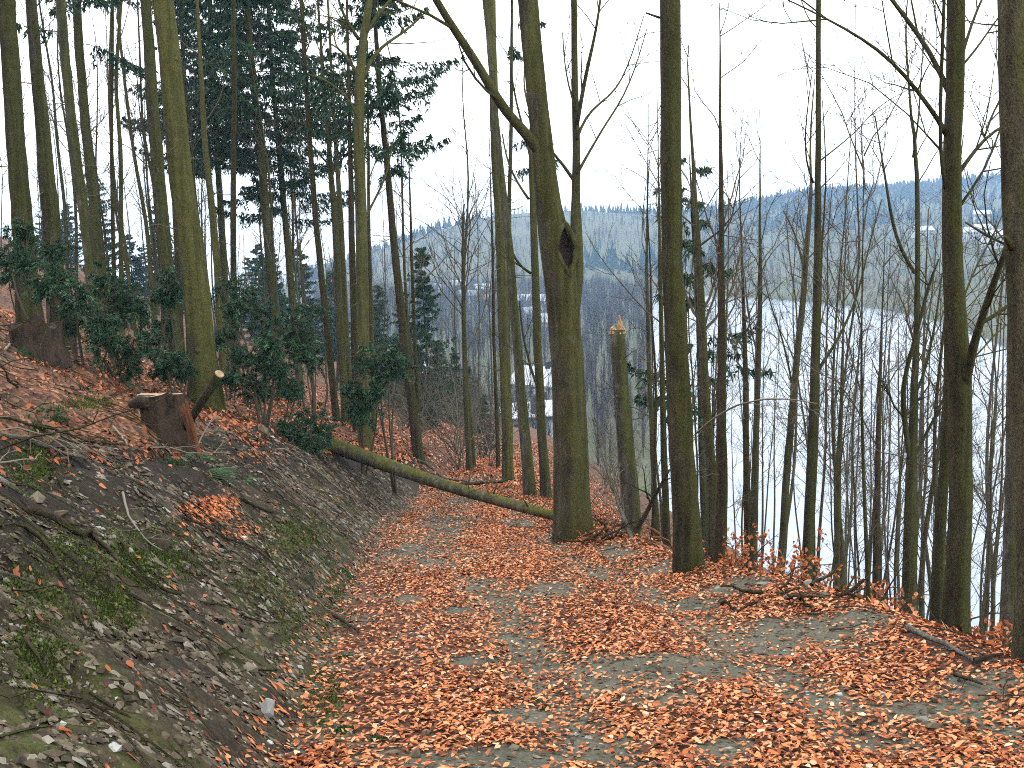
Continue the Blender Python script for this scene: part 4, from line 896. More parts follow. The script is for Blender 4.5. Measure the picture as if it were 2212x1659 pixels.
def stump(base, r, h, label, matb, mattop, seed, lean=(0, 0), ragged=.018):
    g = np.random.default_rng(seed); n = 22; th = np.arange(n)*2*math.pi/n; lob = 1+.06*np.sin(3*th+1)+.05*np.sin(5*th+seed)+.03*g.normal(size=n)
    e = empty('tree_stump', tuple(base), label, 'stump'); lv = np.array([-.35, 0, .15, .4, .7, 1.]); fl = np.array([1.16, 1.10, 1.03, 1.0, .99, 1.])
    V = []; H = h*(1-.07*np.sin(th)+ragged*np.sin(th*2+seed)+ragged*g.normal(size=n))
    for l, f in zip(lv, fl):
        zz = np.where(l > .99, H, l*h); V.append(np.stack([r*f*(1+(lob-1)*(1.6 if l < .3 else 1))*np.cos(th)+lean[0]*zz, r*f*(1+(lob-1)*(1.6 if l < .3 else 1))*np.sin(th)+lean[1]*zz, zz], 1))
    V = np.concatenate(V); i = np.arange(len(lv)-1)[:, None]*n; j = np.arange(n)[None]; Q = np.stack([i+j, i+(j+1) % n, i+n+(j+1) % n, i+n+j], -1).reshape(-1, 4)
    mb = MB(); mb.add(V, Q); mb.obj('bark', matb, e, True)
    top = V[-n:].copy(); ctr = top.mean(0)+[0, 0, .012]; inner = ctr+(top-ctr)*.55+[0, 0, .004]; W = np.concatenate([top+[0, 0, .003], inner, [ctr]])
    Q = np.stack([j[0], (j[0]+1) % n, n+(j[0]+1) % n, n+j[0]], 1); T = np.stack([n+j[0], n+(j[0]+1) % n, np.full(n, 2*n)], 1)
    mb = MB(); mb.add(W, Q, T); mb.obj('cut_face', mattop, e, True); return e
SB = hit(352, 950)
s1 = stump(SB+np.array([0, .15, -.05]), px_size(SB, 96)/2, px_size(SB, 104), 'dark cut tree stump on the bank crest, with a split slab beside it', M['stump_dark'], M['cut_wood'], 2, (-.10, 0))
mb = MB(); c = on_plane(302, 868, SB[1]-.05); rr_ = px_size(c, 30)/2; tube(mb, [c+[-.10, 0, -.03], c+[0, 0, 0], c+[.16, .05, -.02]], [rr_*.5, rr_, rr_], 9, True, .12, .5, 3); mb.obj('bark_burr', M['stump_dark'], s1, True, np.array(s1.location))
mb = MB(); a_ = on_plane(430, 975, SB[1]-.35); b_ = on_plane(402, 866, SB[1]-.3)
for k, off in enumerate((0, .035, .07)): tube(mb, [a_+[-off*.4, off, -.03-.0*k], .5*(a_+b_)+[-off, off, 0], b_+[-off*1.2, off, -.03*k]], [.020, .024, .012], 5, True, .2, .5, k)
tag(mb.obj('wood_slab', M['rust_wood'], None, False, a_), 'upright orange brown split slab leaning beside the dark cut stump', 'wood')
a_ = on_plane(412, 905, SB[1]+.05); b_ = on_plane(474, 808, SB[1]-.25); mb = MB(); e = empty('cut_pole', tuple(a_), 'slanting sawn pole resting on the dark cut stump', 'pole')
tube(mb, [a_+(a_-b_)*.25, a_, .5*(a_+b_), b_], np.array([20, 20, 20, 22])/2*px_size(b_, 1), 10, True, .04); mb.obj('shaft', M['dead'], e, True, a_)
mb = MB(); d_ = unit(b_-a_); tube(mb, [b_+d_*.002, b_+d_*.008], [px_size(b_, 21)/2, px_size(b_, 19)/2], 12, True); mb.obj('sawn_end', M['cut_wood'], e, False, a_)
SB2 = hit(62, 762); stump(SB2+np.array([-.05, .3, -.1]), px_size(SB2, 105)/2, px_size(SB2, 72), 'broad rotten stump at the left edge below the dark yew', M['stump_dark'], M['dead'], 4, (0, 0), .16)

AVOID = []
STICKS = [
 ([(0, 1050), (24, 1064), (52, 1082)], 14, 'grey_wood', 'short grey branch poking in at the left edge of the bank'),
 ([(42, 1135), (80, 1165), (112, 1200), (150, 1290), (190, 1381)], 11, 'dead', 'dark crooked branch running down the bank near the left edge'),
 ([(0, 1250), (35, 1258), (72, 1272)], 8, 'grey_wood', 'short pale stick at the left edge of the bank'),
 ([(266, 1070), (272, 1110), (290, 1145), (320, 1180), (352, 1210)], 6, 'twig_pale', 'thin curved pale twig in the middle of the bank'),
 ([(392, 1120), (450, 1150), (518, 1172), (560, 1200), (592, 1232)], 6, 'dead', 'thin root trailing below the leaf pocket on the bank'),
 ([(195, 1160), (235, 1200), (270, 1232), (330, 1270), (394, 1306)], 12, 'dead', 'black branch lying slanted across the middle of the bank'),
 ([(60, 1110), (110, 1130), (160, 1165), (198, 1165)], 20, 'dead', 'thick half buried root below the tan boulder'),
 ([(0, 907), (60, 925), (120, 945), (200, 957), (272, 977)], 8, 'dead', 'long thin brown branch over the leaf litter below the left stump'),
 ([(0, 947), (50, 955), (100, 975), (190, 1010)], 12, 'grey_wood', 'grey branch under the long brown one on the litter'),
 ([(0, 760), (70, 752), (150, 742), (236, 738)], 6, 'twig_pale', 'long straight pale twig in front of the rotten stump'),
 ([(600, 975), (650, 1000), (700, 1035), (760, 1080)], 5, 'twig_pale', 'thin pale twig hanging over the bank lip below the fallen log'),
 ([(520, 1085), (560, 1105), (590, 1115)], 8, 'dead', 'short brown stick on the bank crest right of the fern'),
 ([(720, 1338), (745, 1352), (775, 1372)], 9, 'dead', 'dark stick at the foot of the bank beside the path'),
 ([(1960, 1372), (2010, 1390), (2060, 1415), (2110, 1440)], 15, 'grey_wood', 'grey bare log on the berm near the right edge'),
 ([(2105, 1440), (2140, 1432), (2165, 1425)], 12, 'dead', 'dark root curling from the grey log to the edge trunk'),
 ([(2060, 1470), (2090, 1478), (2120, 1490)], 10, 'dead', 'short brown stick below the grey log'),
 ([(980, 1054), (1030, 1050), (1080, 1046), (1150, 1040)], 8, 'dead', 'dead branch lying across the far end of the path'),
 ([(880, 985), (930, 1010), (985, 1040), (1040, 1050)], 6, 'grey_wood', 'thin branch on the litter behind the fallen log'),
 ([(245, 930), (262, 950), (275, 970)], 6, 'twig_pale', 'short pale twig left of the dark cut stump'),
 ([(55, 1395), (75, 1430), (100, 1470)], 9, 'dead', 'short dark root in the lower part of the bank'),
]
for k, (pts, w, mk, lab) in enumerate(STICKS):
    Q, rr = lie(pts, w); g = np.random.default_rng(700+k); AVOID += [(q[0], q[1], .05) for q in Q if q[0] > xl(q[1])]; Q[1:-1] += g.normal(size=(len(Q)-2, 3))*.004
    e = empty('fallen_branch', tuple(Q[0]), lab, 'branch', 'dead branches on the ground'); mb = MB(); tube(mb, Q, rr, 7, True, .1, .5, k); mb.obj('shaft', M[mk], e, True, Q[0])
    if len(Q) > 8:
        for j in range(3):
            i = int(g.integers(3, len(Q)-2)); mb = MB(); tn = unit(Q[i+1]-Q[i-1]); sd = unit(np.cross(tn, [0, 0, 1])*g.choice([-1, 1])+tn*.8+[0, 0, .25])
            grow(mb, Q[i], sd, g.uniform(.12, .35), rr[i]*.5, 2, g, (0, 0, 2), -.05); mb.obj('side_twig', M[mk] , e, True, Q[0])
# sticks that stand up or lean
def stick3(pts, mat, label, name='leaning_branch', twigs=4, seed=1, cat='branch'):
    P = [on_plane(x, y, Y) for x, y, w, Y in pts]; r = [px_size(p, q[2])/2 for p, q in zip(P, pts)]
    Q, rr = resample(P, r, .1); e = empty(name, tuple(Q[0]), label, cat, 'dead branches on the ground'); g = np.random.default_rng(seed)
    mb = MB(); tube(mb, Q, rr, 7, True, .08, .5, seed); mb.obj('shaft', mat, e, True, Q[0])
    for j in range(twigs):
        i = int(g.integers(len(Q)//3, len(Q)-1)); tn = unit(Q[i]-Q[i-1]); mb = MB(); s_ = unit(np.cross(tn, g.normal(size=3)))
        grow(mb, Q[i], tn*.6+s_*.7, g.uniform(.25, .7), rr[i]*.5, 1, g, (0, 3, 2), .04); mb.obj('side_twig', mat, e, True, Q[0])
stick3([(1388, 1222, 15, 10.9), (1370, 1175, 12, 11.1), (1345, 1110, 9, 11.4), (1318, 1035, 7, 11.7), (1296, 960, 5, 12.), (1276, 890, 3, 12.2)], M['grey_wood'], 'pale leaning pole between the hollow beech and the snapped trunk', seed=21)
stick3([(1355, 1165, 12, 11.6), (1378, 1140, 11, 11.6), (1398, 1105, 10, 11.5), (1420, 1060, 8, 11.3), (1446, 1015, 5, 11.1)], M['dead'], 'crooked dark branch rising left of the dark olive trunk', seed=22)
stick3([(1762, 1322, 14, 8.1), (1800, 1312, 14, 8.), (1830, 1285, 11, 7.9), (1866, 1252, 7, 7.8)], M['dead'], 'dark curved root end sticking up from the pile on the berm', seed=23, twigs=2)
stick3([(1505, 935, 5, 14.4), (1540, 905, 5, 13.8), (1590, 875, 4, 13.2), (1650, 862, 4, 12.6), (1710, 862, 3, 12.2), (1765, 872, 2, 12.)], M['twig_pale'], 'pale arching twig stretched across the slim trunks before the lake', seed=24, twigs=6)
# rusty root plate beside the hollow beech
c0 = hit(1330, 1165); e = empty('root_plate', tuple(c0), 'rust brown upturned roots at the end of the fallen log', 'roots'); g = np.random.default_rng(31)
for k in range(26):
    d = unit([g.normal(), g.normal()*.6, abs(g.normal())*.55]); mb = MB()
    grow(mb, c0+g.normal(size=3)*[.22, .12, .04]+[0, 0, .02], d, g.uniform(.2, .55), g.uniform(.008, .028), 1, g, (0, 3, 1), -.12, .3); mb.obj('root', M['rust_wood'] if k % 3 == 0 else M['dead'], e, True, c0)
c0 = hit(1745, 1300); e = empty('root_plate', tuple(c0), 'dark tangle of roots in the stone pile on the berm', 'roots')
for k in range(18):
    d = unit([g.normal(), g.normal()*.6, abs(g.normal())*.4]); mb = MB()
    grow(mb, c0+g.normal(size=3)*[.30, .10, .03]+[0, 0, .03], d, g.uniform(.12, .4), g.uniform(.008, .025), 1, g, (0, 2, 1), -.15, .3); mb.obj('root', M['dead'], e, True, c0)

# ------------------------------------------------------------------ stones
def slope_n(x, y, e=.06):
    dx = (ground(x+e, y)-ground(x-e, y))/(2*e); dy = (ground(x, y+e)-ground(x, y-e))/(2*e)
    n = np.stack([-dx, -dy, np.ones_like(dx)], -1); return n/np.linalg.norm(n, axis=-1, keepdims=True)
OV = np.array([(1, 0, 0), (-1, 0, 0), (0, 1, 0), (0, -1, 0), (0, 0, 1), (0, 0, -1)], float); OF = np.array([(0, 2, 4), (2, 1, 4), (1, 3, 4), (3, 0, 4), (2, 0, 5), (1, 2, 5), (3, 1, 5), (0, 3, 5)])
def gravel(name, x, y, size, label, seed, shade=(0, 1), flat=.55):
    g = np.random.default_rng(seed); n = len(x); z = ground(x, y)
    J = OV[None]*(1+g.normal(size=(n, 6, 1))*.22)+g.normal(size=(n, 6, 3))*.12; J[..., 2] *= flat*g.uniform(.6, 1.3, (n, 1)); J[..., 0] *= g.uniform(.8, 1.7, (n, 1))
    a = g.uniform(0, 6.28, n); ca, sa = np.cos(a)[:, None], np.sin(a)[:, None]; X = J[..., 0]*ca-J[..., 1]*sa; Yv = J[..., 0]*sa+J[..., 1]*ca; Z = J[..., 2]
    N = slope_n(x, y); Z = Z-(X*N[:, :1]+Yv*N[:, 1:2])/N[:, 2:3]*.8
    V = np.stack([X, Yv, Z], -1)*size[:, None, None]+np.stack([x, y, z+size*.15], 1)[:, None]
    mb = MB(); T = (np.arange(n)[:, None, None]*6+OF[None]).reshape(-1, 3); mb.add(V.reshape(-1, 3), None, T, np.repeat(shade[0]+(shade[1]-shade[0])*g.beta(1.2, 2.1, n), 6))
    return tag(mb.obj(name, M['stone']), label, kind='stuff')
g = np.random.default_rng(41)
n = 105000; y = 1.8+g.uniform(0, 1, n)**1.35*17; s_ = g.uniform(0, 1, n); x = xl(y)-s_*(bankh(y)/.9+.25)+.15*g.uniform(0, 1, n)
dens = vnoise(x*1.3, y*1.3, 3)+.5*vnoise(x*4, y*4, 4)+(.35-.5*s_)+np.clip((5-y)*.2, -.4, .6); k = dens > g.uniform(-.75, .30, n); x, y = x[k], y[k]
gravel('bank_gravel', x, y, np.minimum(np.exp(g.normal(size=len(x))*.6)*.0066, .019)*(1+.06*y), 'loose grey and brown gravel on the earth bank', 42, (.02, 1.0))
STONES = [  # px, py, width px, height px, shade, label
 (76, 1085, 58, 44, .62, 'tan rounded boulder near the left edge of the bank'), (128, 1118, 44, 36, .45, 'brown grey boulder right of the tan one'),
 (280, 1194, 28, 24, .8, 'pale round stone in the middle of the bank'), (215, 1032, 32, 14, .8, 'flat pale stone on the bank crest'),
 (524, 1162, 26, 10, .98, 'small white slate chip below the leaf pocket'), (312, 1419, 36, 22, .55, 'tan stone low on the bank'),
 (577, 1377, 52, 22, .5, 'long brown stone low on the bank near the path'), (531, 1449, 60, 24, .62, 'flat grey slab low on the bank'),
 (577, 1545, 44, 74, .97, 'upright pointed white slate near the foot of the bank'), (244, 1621, 54, 34, .95, 'white block in the gravel at the bottom edge'),
 (329, 1468, 28, 12, .85, 'small pale chip above the white block'), (23, 1480, 46, 18, .75, 'pale flat stone at the left edge low down'),
 (97, 1604, 40, 20, .85, 'bluish flat stone in the bottom left gravel'), (131, 1571, 36, 24, .9, 'white angular stone in the bottom left gravel'),
 (168, 1634, 52, 26, .72, 'grey slab at the bottom edge left'), (350, 1600, 42, 34, .35, 'brown lump of stone near the bottom edge'),
 (383, 1609, 40, 44, .3, 'dark brown stone right of the brown lump'), (581, 1609, 28, 18, .97, 'white pebble under the pointed slate'),
 (278, 1375, 26, 18, .6, 'rounded tan pebble in the bank middle'), (438, 1390, 26, 22, .4, 'brown pebble above the flat grey slab'),
 (497, 1423, 34, 16, .7, 'pale ledge stone above the flat grey slab'), (522, 1326, 28, 18, .5, 'tan pebble right of the black branch end'),
 (566, 938, 44, 42, .55, 'pale block on the crest between cut stump and yew'), (870, 1375, 28, 13, .65, 'flat grey stone on the left side of the path'),
 (905, 1378, 34, 8, .9, 'thin white slate next to the flat grey path stone'), (922, 1588, 28, 24, .6, 'grey stone in the leaves near the bottom'), (900, 1636, 40, 38, .45, 'brown grey stone at the bottom edge of the path'),
 (842, 1630, 56, 16, .5, 'flat dark slab at the bottom edge of the path'), (1508, 1318, 34, 12, .75, 'flat pale stone by the base of the dark olive trunk'), (1814, 1503, 28, 12, .97, 'white chip in the leaf drift on the right, left one'),
 (1910, 1503, 24, 14, .97, 'white chip in the leaf drift on the right, right one'), (1609, 1497, 30, 14, .6, 'grey stone at the edge of the gravel patch'), (1550, 1272, 24, 14, .8, 'pale stone on the berm right of the dark olive trunk'),
 (2018, 1573, 50, 30, .55, 'greenish slab in the gravel at lower right'), (1993, 1556, 40, 16, .75, 'pale flat stone above the greenish slab'),
 (1647, 1262, 36, 12, .8, 'flat pale stone at the left end of the root pile'), (1744, 1266, 26, 32, .9, 'upright white block in the root pile'), (1710, 1293, 36, 18, .65, 'grey stone under the white block'),
 (1778, 1288, 22, 24, .7, 'tan stone right of the white block'), (1841, 1288, 20, 22, .85, 'pale round stone at the right end of the root pile'), (1110, 1620, 36, 16, .6, 'grey slab in the leaves at bottom centre'),
]
def stone(px, py, w, h, sh, label, seed, group=None):
    g = np.random.default_rng(seed); P = hit(px, py); W = px_size(P, w)/2; AVOID.append((P[0], P[1], W*1.1)); H = px_size(P, h)/2
    J = IV*(1+g.normal(size=(12, 1))*.16)+g.normal(size=(12, 3))*.10; pl_ = g.normal(size=(4, 3)); 
    for q in pl_:                                          # flat broken faces
        q = unit(q); d = J@q; J = J-np.outer(np.maximum(d-g.uniform(.42, .72), 0), q)
    D_ = max(W*.75, H*.6); V = J*np.array([W, min(D_, W), max(H*1.0, W*.2)])*.88
    mb = MB(); mb.add(V, None, IF, np.clip(sh+g.normal()*.02, 0, 1)); o = mb.obj('stone', M['stone']); o.location = (P[0], P[1]+W*.2, P[2]+H*.2); o.rotation_euler = (g.normal()*.12, g.normal()*.12, g.uniform(-.25, .25))
    return tag(o, label, 'stone', group)
for i, (px, py, w, h, sh, lab) in enumerate(STONES): stone(px, py, w, h, sh, lab, 800+i, 'stones picked out on bank and path')
g = np.random.default_rng(43)
for i in range(90):
    px = g.uniform(0, 760); py = g.uniform(1080, 1650)
    P = hit(px, py)
    if P[0] > xl(P[1])+.05: continue
    w = np.exp(g.normal()*.45)*11*(1+(py-1350)/900); stone(px, py, w, w*g.uniform(.25, .55), g.uniform(.2, .9), 'fist sized stone stuck in the gravelly earth bank', 860+i, 'small stones of the bank')

# ------------------------------------------------------------------ fallen leaves
LEAF = np.array([(0, -.5, 0), (-.30, -.18, 1), (-.27, .20, 1), (0, .55, .2), (.27, .20, 1), (.30, -.18, 1)]); LQ4 = np.array([(0, 3, 2, 1), (0, 5, 4, 3)])
def leaves(mb, x, y, size, g, shade, lift=.006, tilt=.24):
    n = len(x); z = ground(x, y); curl = g.uniform(-.08, .26, n); bend = g.uniform(-.2, .28, n)
    L = np.repeat(LEAF[None], n, 0); L[..., 2] = LEAF[None, :, 2]*curl[:, None]+bend[:, None]*(LEAF[None, :, 1]**2)
    L[..., :2] += g.normal(size=(n, 6, 2))*.055; L[..., 0] *= g.uniform(.6, 1.2, (n, 1)); L *= size[:, None, None]
    a = g.uniform(0, 6.28, n); ca, sa = np.cos(a)[:, None], np.sin(a)[:, None]; X = L[..., 0]*ca-L[..., 1]*sa; Yv = L[..., 0]*sa+L[..., 1]*ca
    N = slope_n(x, y, .1); tx = g.normal(size=n)*tilt; ty = g.normal(size=n)*tilt
    Z = L[..., 2]-(X*N[:, :1]+Yv*N[:, 1:2])/N[:, 2:3]+X*tx[:, None]+Yv*ty[:, None]
    up = lift+np.abs(tx)*size*.25+np.abs(ty)*size*.25+g.uniform(0, .010, n)
    V = np.stack([X+x[:, None], Yv+y[:, None], Z+(z+up)[:, None]], -1)
    if mb is None: return V
    mb.add(V.reshape(-1, 3), (np.arange(n)[:, None, None]*6+LQ4[None]).reshape(-1, 4), None, np.repeat(shade, 6))
g = np.random.default_rng(51)
def lshade(n): return np.clip(g.beta(1.7, 1.5, n), 0, 1)
AV = np.array(AVOID)
def clear(x, y):
    ok = np.ones(len(x), bool)
    for ax_, ay_, ar_ in AV: ok &= (x-ax_)**2+(y-ay_)**2 > ar_*ar_
    return ok
# path
N = 265000; y = 2.4+34*g.uniform(0, 1, N)**1.75; u = g.uniform(-.04, 1.10, N); x = xl(y)+u*(xr(y)-xl(y))
keep = g.uniform(0, 1, N) > np.maximum(bare(x, y), .10+.5*np.clip(fbm(x, y, .8, 3, 17)+.1, 0, 1))**.9*.93
keep &= g.uniform(0, 1, N) < np.clip(.25+u*3.2, 0, 1)
keep &= clear(x, y)
x, y = x[keep], y[keep]; sh = lshade(len(x)); size = .020+.028*g.beta(1.5, 1.9, len(x))*(1+np.clip(y-12, 0, 25)*.025)
V = leaves(None, x, y, size, g, sh)
# the 300 that show largest lie singly on the path
C = V.mean(1); rel = C-CAM; dep = rel@FWD; pxx = 1106+FD*(rel@R3[:, 0])/dep; pyy = 829.5-FD*(rel@R3[:, 1])/dep
inf = (pxx > 10) & (pxx < 2200) & (pyy < 1650); order = np.argsort(np.where(inf, C[:, 2]*-.0+dep/size, 1e9))
# prefer leaves that lie on top
one = order[:300]; rest = np.ones(len(x), bool); rest[one] = False
mb = MB(); mb.add(V[rest].reshape(-1, 3), (np.arange(rest.sum())[:, None, None]*6+LQ4[None]).reshape(-1, 4), None, np.repeat(sh[rest], 6))
tag(mb.obj('fallen_leaves', M['leaf']), 'thick carpet of rust orange beech leaves on the path', kind='stuff')
for i in one:
    mb = MB(); o3 = C[i]; mb.add(V[i]-o3, LQ4, None, sh[i]); o = mb.obj('leaf', M['leaf'], path_o); o.location = o3
# litter on the crest and hillside, on the far slope and beyond the berm
mb = MB()
N = 52000; y = 3.0+24*g.uniform(0, 1, N)**1.3; s_ = g.uniform(0, 1, N)**1.4*9; x = xl(y)-bankh(y)/.9+.15-s_
k = (vnoise(x*1.5, y*1.5, 15)+.6*vnoise(x*4, y*4, 16) -.12*np.clip((12-y)/6, 0, 1) > g.uniform(-.35, .45, N)); x, y = x[k], y[k]
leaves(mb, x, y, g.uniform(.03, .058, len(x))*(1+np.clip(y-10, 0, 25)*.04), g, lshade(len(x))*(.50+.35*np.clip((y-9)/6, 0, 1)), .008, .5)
N = 14000; y = 4.5+26*g.uniform(0, 1, N); r_ = g.uniform(0, 1, N)**1.2*7; x = xr(y)+r_; k = clear(x, y); x, y = x[k], y[k]; N = len(x); leaves(mb, x, y, g.uniform(.036, .062, N)*(1+np.clip(y-12, 0, 25)*.03), g, lshade(N), .01, .5)
N = 24000; y = 20+36*g.uniform(0, 1, N); x = g.uniform(-9, 4, N); leaves(mb, x, y, g.uniform(.06, .10, N), g, lshade(N), .01, .4)
# the pocket of leaves caught on the bank, and drifts at its foot
for px, py, ax, ay, n in ((450, 1105, 75, 30, 700), (520, 1150, 45, 22, 120), (480, 1085, 60, 12, 150), (700, 1630, 60, 22, 160), (640, 1650, 60, 10, 90), (560, 985, 60, 16, 150)):
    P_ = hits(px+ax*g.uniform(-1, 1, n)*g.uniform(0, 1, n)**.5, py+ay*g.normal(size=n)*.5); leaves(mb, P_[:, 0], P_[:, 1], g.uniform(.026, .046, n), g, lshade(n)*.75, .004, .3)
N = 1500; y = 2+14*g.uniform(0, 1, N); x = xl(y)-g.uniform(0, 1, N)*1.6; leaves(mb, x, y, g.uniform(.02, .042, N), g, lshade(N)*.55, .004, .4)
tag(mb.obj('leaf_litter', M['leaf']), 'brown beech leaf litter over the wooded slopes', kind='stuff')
# gravel lying in the bare patches
n = 30000; y = 2.4+22*g.uniform(0, 1, n)**1.5; x = xl(y)-.1+g.uniform(0, 1, n)*(xr(y)-xl(y)+.5); k = (bare(x, y) > g.uniform(0, 1, n)) | (g.uniform(0, 1, n) < .12); x, y = x[k], y[k]
gravel('path_gravel', x, y, np.minimum(np.exp(g.normal(size=len(x))*.5)*.0075, .015)*(1+.05*y), 'fine grey gravel in the bare patches of the path', 52, (.1, 1.05))

# ------------------------------------------------------------------ moss, ferns, sprigs, twigs
mb = MB()
for px, py, ax, ay, n in ((650, 1160, 70, 40, 2600), (70, 1010, 30, 45, 1300), (200, 872, 50, 14, 900), (290, 1200, 60, 60, 1500), (370, 1210, 60, 40, 1000), (250, 1290, 50, 60, 1200), (720, 1280, 30, 60, 900), (640, 1330, 40, 60, 700), (700, 1500, 50, 60, 900), (90, 1420, 60, 80, 1000), (330, 880, 40, 14, 500), (100, 1250, 80, 60, 800), (560, 1260, 60, 40, 800), (800, 1040, 40, 25, 500), (160, 1180, 60, 40, 500)):
    P_ = hits(px+ax*g.normal(size=n//3)*.7, py+ay*g.normal(size=n//3)*.7); P_ = np.repeat(P_, 6, 0)+g.normal(size=(len(P_)*6, 3))*[.018, .018, .0]; P_[:, 2] = ground(P_[:, 0], P_[:, 1])+.01
    d = unit([0, 0, 1])[None]+g.normal(size=P_.shape)*.6; d /= np.linalg.norm(d, axis=1, keepdims=True); soup(mb, P_, d, g.uniform(.006, .018, len(P_)), .0055, np.clip(g.beta(1.4, 2.2, len(P_)), 0, 1), g)
tag(mb.obj('bank_moss', M['moss']), 'yellow green moss on the earth bank', kind='stuff')
def fern(px, py, Lpx, label, seed, nf=7, hang=None):
    g = np.random.default_rng(seed); P = hit(px, py); e = empty('fern', tuple(P), label, 'fern', 'ferns on the bank'); L0 = px_size(P, Lpx)
    for k in range(nf):
        mb = MB(); az = g.uniform(math.pi*1.05, math.pi*1.95) if k < nf*.75 else g.uniform(0, math.pi); L = L0*g.uniform(.6, 1.1); h = np.array([math.cos(az), math.sin(az), 0]); n = 18; t = np.linspace(0, 1, n)
        A = np.outer(t*L, h)*.8+np.outer(L*(.75*t-1.1*t**2), [0, 0, 1]); tube(mb, A, np.linspace(.004, .0015, n), 3, False, 0, .3)
        sd = np.cross(h, [0, 0, 1])
        for sg in (-1, 1):
            b = A[2:]; pl_ = L*.26*np.sin(np.clip(t[2:]*1.05, 0, 1)*math.pi*.94+.15); tipp = b+(sg*sd+h*.35)[None]*pl_[:, None]+np.outer(pl_, [0, 0, -.15]); w = L/n*.27
            V = np.stack([b-h*w, b+h*w, tipp+h*w*.3, tipp-h*w*.3], 1); mb.add(V.reshape(-1, 3), np.arange(len(V)*4).reshape(-1, 4), None, np.repeat(g.uniform(.3, .9, len(V)), 4))
        mb.obj('frond', M['fern'], e)
fern(468, 1018, 85, 'bright green fern hanging over the bank crest', 1, 8); fern(530, 1040, 60, 'darker fern right of the bright one', 2, 6); fern(400, 985, 55, 'small fern left of the bright one below the stump', 3, 6); fern(445, 990, 48, 'small fern right under the dark cut stump', 4, 6)
mb = MB(); 
for px, py, r in ((740, 1580, 26), (815, 1600, 22), (752, 1245, 16), (1150, 1518, 20), (1180, 1530, 14), (690, 1645, 24), (745, 1420, 14), (1000, 1305, 8), (110, 890, 30), (60, 770, 26), (430, 985, 26), (380, 1000, 22), (90, 935, 26), (130, 905, 22), (520, 900, 22), (610, 890, 20), (260, 760, 22), (1105, 1580, 9), (1250, 1390, 8), (700, 1210, 14)):
    P_ = hit(px, py); R_ = px_size(P_, r); n = 160; b = P_+g.normal(size=(n, 3))*[R_*.5, R_*.5, .0]; b[:, 2] = ground(b[:, 0], b[:, 1]); d = g.normal(size=(n, 3))*.6+[0, 0, .9]; d /= np.linalg.norm(d, axis=1, keepdims=True); soup(mb, b, d, g.uniform(.3, .9, n)*R_*.7, .006, g.uniform(.1, .7, n), g)
tag(mb.obj('grass_tufts', M['fern']), 'small green tufts along the path foot and the crest', kind='stuff')
mb = MB()                                                  # twig litter nobody could count
for i in range(1500):
    if i % 4: yy = 3+13*g.uniform(0, 1)**1.2; xx = float(xl(yy))-g.uniform(.2, 6)
    else: yy = 3+16*g.uniform(0, 1); xx = float(xr(yy))+g.uniform(-.5, 2.5)
    a_ = g.uniform(0, 6.28); L = g.uniform(.12, .6); t = np.linspace(-.5, .5, 5)*L; X = xx+t*math.cos(a_)+g.normal(size=5)*.012; Yv = yy+t*math.sin(a_)+g.normal(size=5)*.012; Z = ground(X, Yv)+.012+g.uniform(0, .03)
    tube(mb, np.stack([X, Yv, Z], 1), np.linspace(.0055, .002, 5)*g.uniform(.6, 1.5), 4, False, 0, .5)
tag(mb.obj('twig_litter', M['dead']), 'brown twigs strewn over the leaf litter', kind='stuff')
g = np.random.default_rng(66); mb = MB(); mp = MB()
for i in range(210):
    yy = 4.5+16*g.uniform(0, 1)**1.1; xx = float(xl(yy)-bankh(yy)/.9)-g.uniform(-.3, 5.2)
    a_ = g.uniform(0, 6.28); grow(mp if i % 4 == 0 else mb, [xx, yy, float(ground(xx, yy))+.02], [math.cos(a_), math.sin(a_), g.uniform(.05, .45)], g.uniform(.3, 1.1), g.uniform(.005, .013), 1, g, (0, 4, 2), -.06, .22)
for i in range(60):
    yy = 6+12*g.uniform(0, 1); xx = float(xr(yy))+g.uniform(.1, 1.6); a_ = g.uniform(0, 6.28); grow(mb, [xx, yy, float(ground(xx, yy))+.02], [math.cos(a_), math.sin(a_), g.uniform(.1, .7)], g.uniform(.3, .9), g.uniform(.004, .010), 1, g, (0, 4, 2), -.04, .22)
tag(mb.obj('brushwood', M['dead']), 'dark brushwood tangled along the crest and the berm', kind='stuff'); tag(mp.obj('dry_brushwood', M['twig_pale']), 'pale dry twigs among the brushwood', kind='stuff')
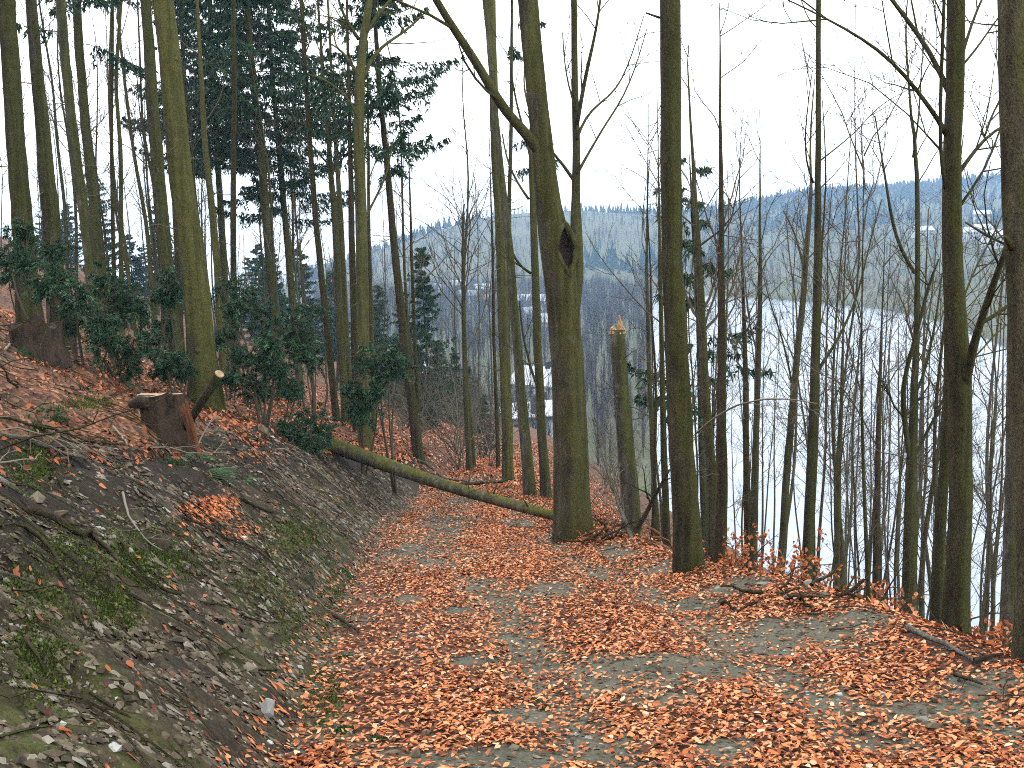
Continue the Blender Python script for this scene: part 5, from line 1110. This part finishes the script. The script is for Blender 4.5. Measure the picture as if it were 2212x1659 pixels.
# saplings still holding their leaves
for i, (px, py, Y, H) in enumerate([(1565, 1215, 12.5, 1.0), (1620, 1220, 13, 1.3), (1690, 1225, 12, 1.1), (1650, 1190, 15, 1.6), (1740, 1240, 11, 1.0), (1790, 1235, 12.5, 1.4), (1860, 1260, 11, 1.2), (2100, 1395, 8.6, .9), (1590, 1180, 16, 1.5), (1920, 1320, 9.5, 1.0)]):
    q = on_plane(px, py, Y); bz_ = float(ground(q[0], Y)); H = max(H, q[2]-bz_+.5); e = empty('beech_sapling', (q[0], Y, bz_), ('low ' if H < 1.9 else 'tall ')+'leafy orange sapling below the berm, '+zone(q[0], Y, ZR), 'sapling', 'leafy saplings below the berm'); g = np.random.default_rng(900+i)
    mb = MB(); 
    for k in range(4): grow(mb, [0, 0, -.1], [g.normal()*.3, g.normal()*.3, 1], H*g.uniform(.7, 1.), .010, 1, g, (0, 6, 3), .02, .2)
    mb.obj('stem', M['twig'], e, True); Vb = np.concatenate(mb.V); Vb = Vb[Vb[:, 2] > H*.3]; pk = Vb[g.integers(0, len(Vb), 150)]
    n = len(pk); L = np.repeat(LEAF[None], n, 0)*.062; L[..., 2] *= .3; Rm = np.linalg.qr(g.normal(size=(n, 3, 3)))[0]; V = np.einsum('nij,nkj->nki', Rm, L)+pk[:, None]
    ml = MB(); ml.add(V.reshape(-1, 3), (np.arange(n)[:, None, None]*6+LQ4[None]).reshape(-1, 4), None, np.repeat(g.uniform(.35, .9, n), 6)); ml.obj('crown', M['leaf'], e)

# ------------------------------------------------------------------ haze
hz = bpy.data.materials.new('haze'); hz.use_nodes = True; t = hz.node_tree; t.nodes.clear()
ho = t.nodes.new('ShaderNodeOutputMaterial'); hv = t.nodes.new('ShaderNodeVolumePrincipled')
hv.inputs['Color'].default_value = (.42, .67, 1.0, 1); hv.inputs['Density'].default_value = .0005
t.links.new(hv.outputs[0], ho.inputs['Volume'])
mb = MB(); box(mb, -900, 1400, -60, 1510, LAKE_Z-6, 62); tag(mb.obj('haze', hz), 'thin blue winter haze over the valley', kind='stuff')
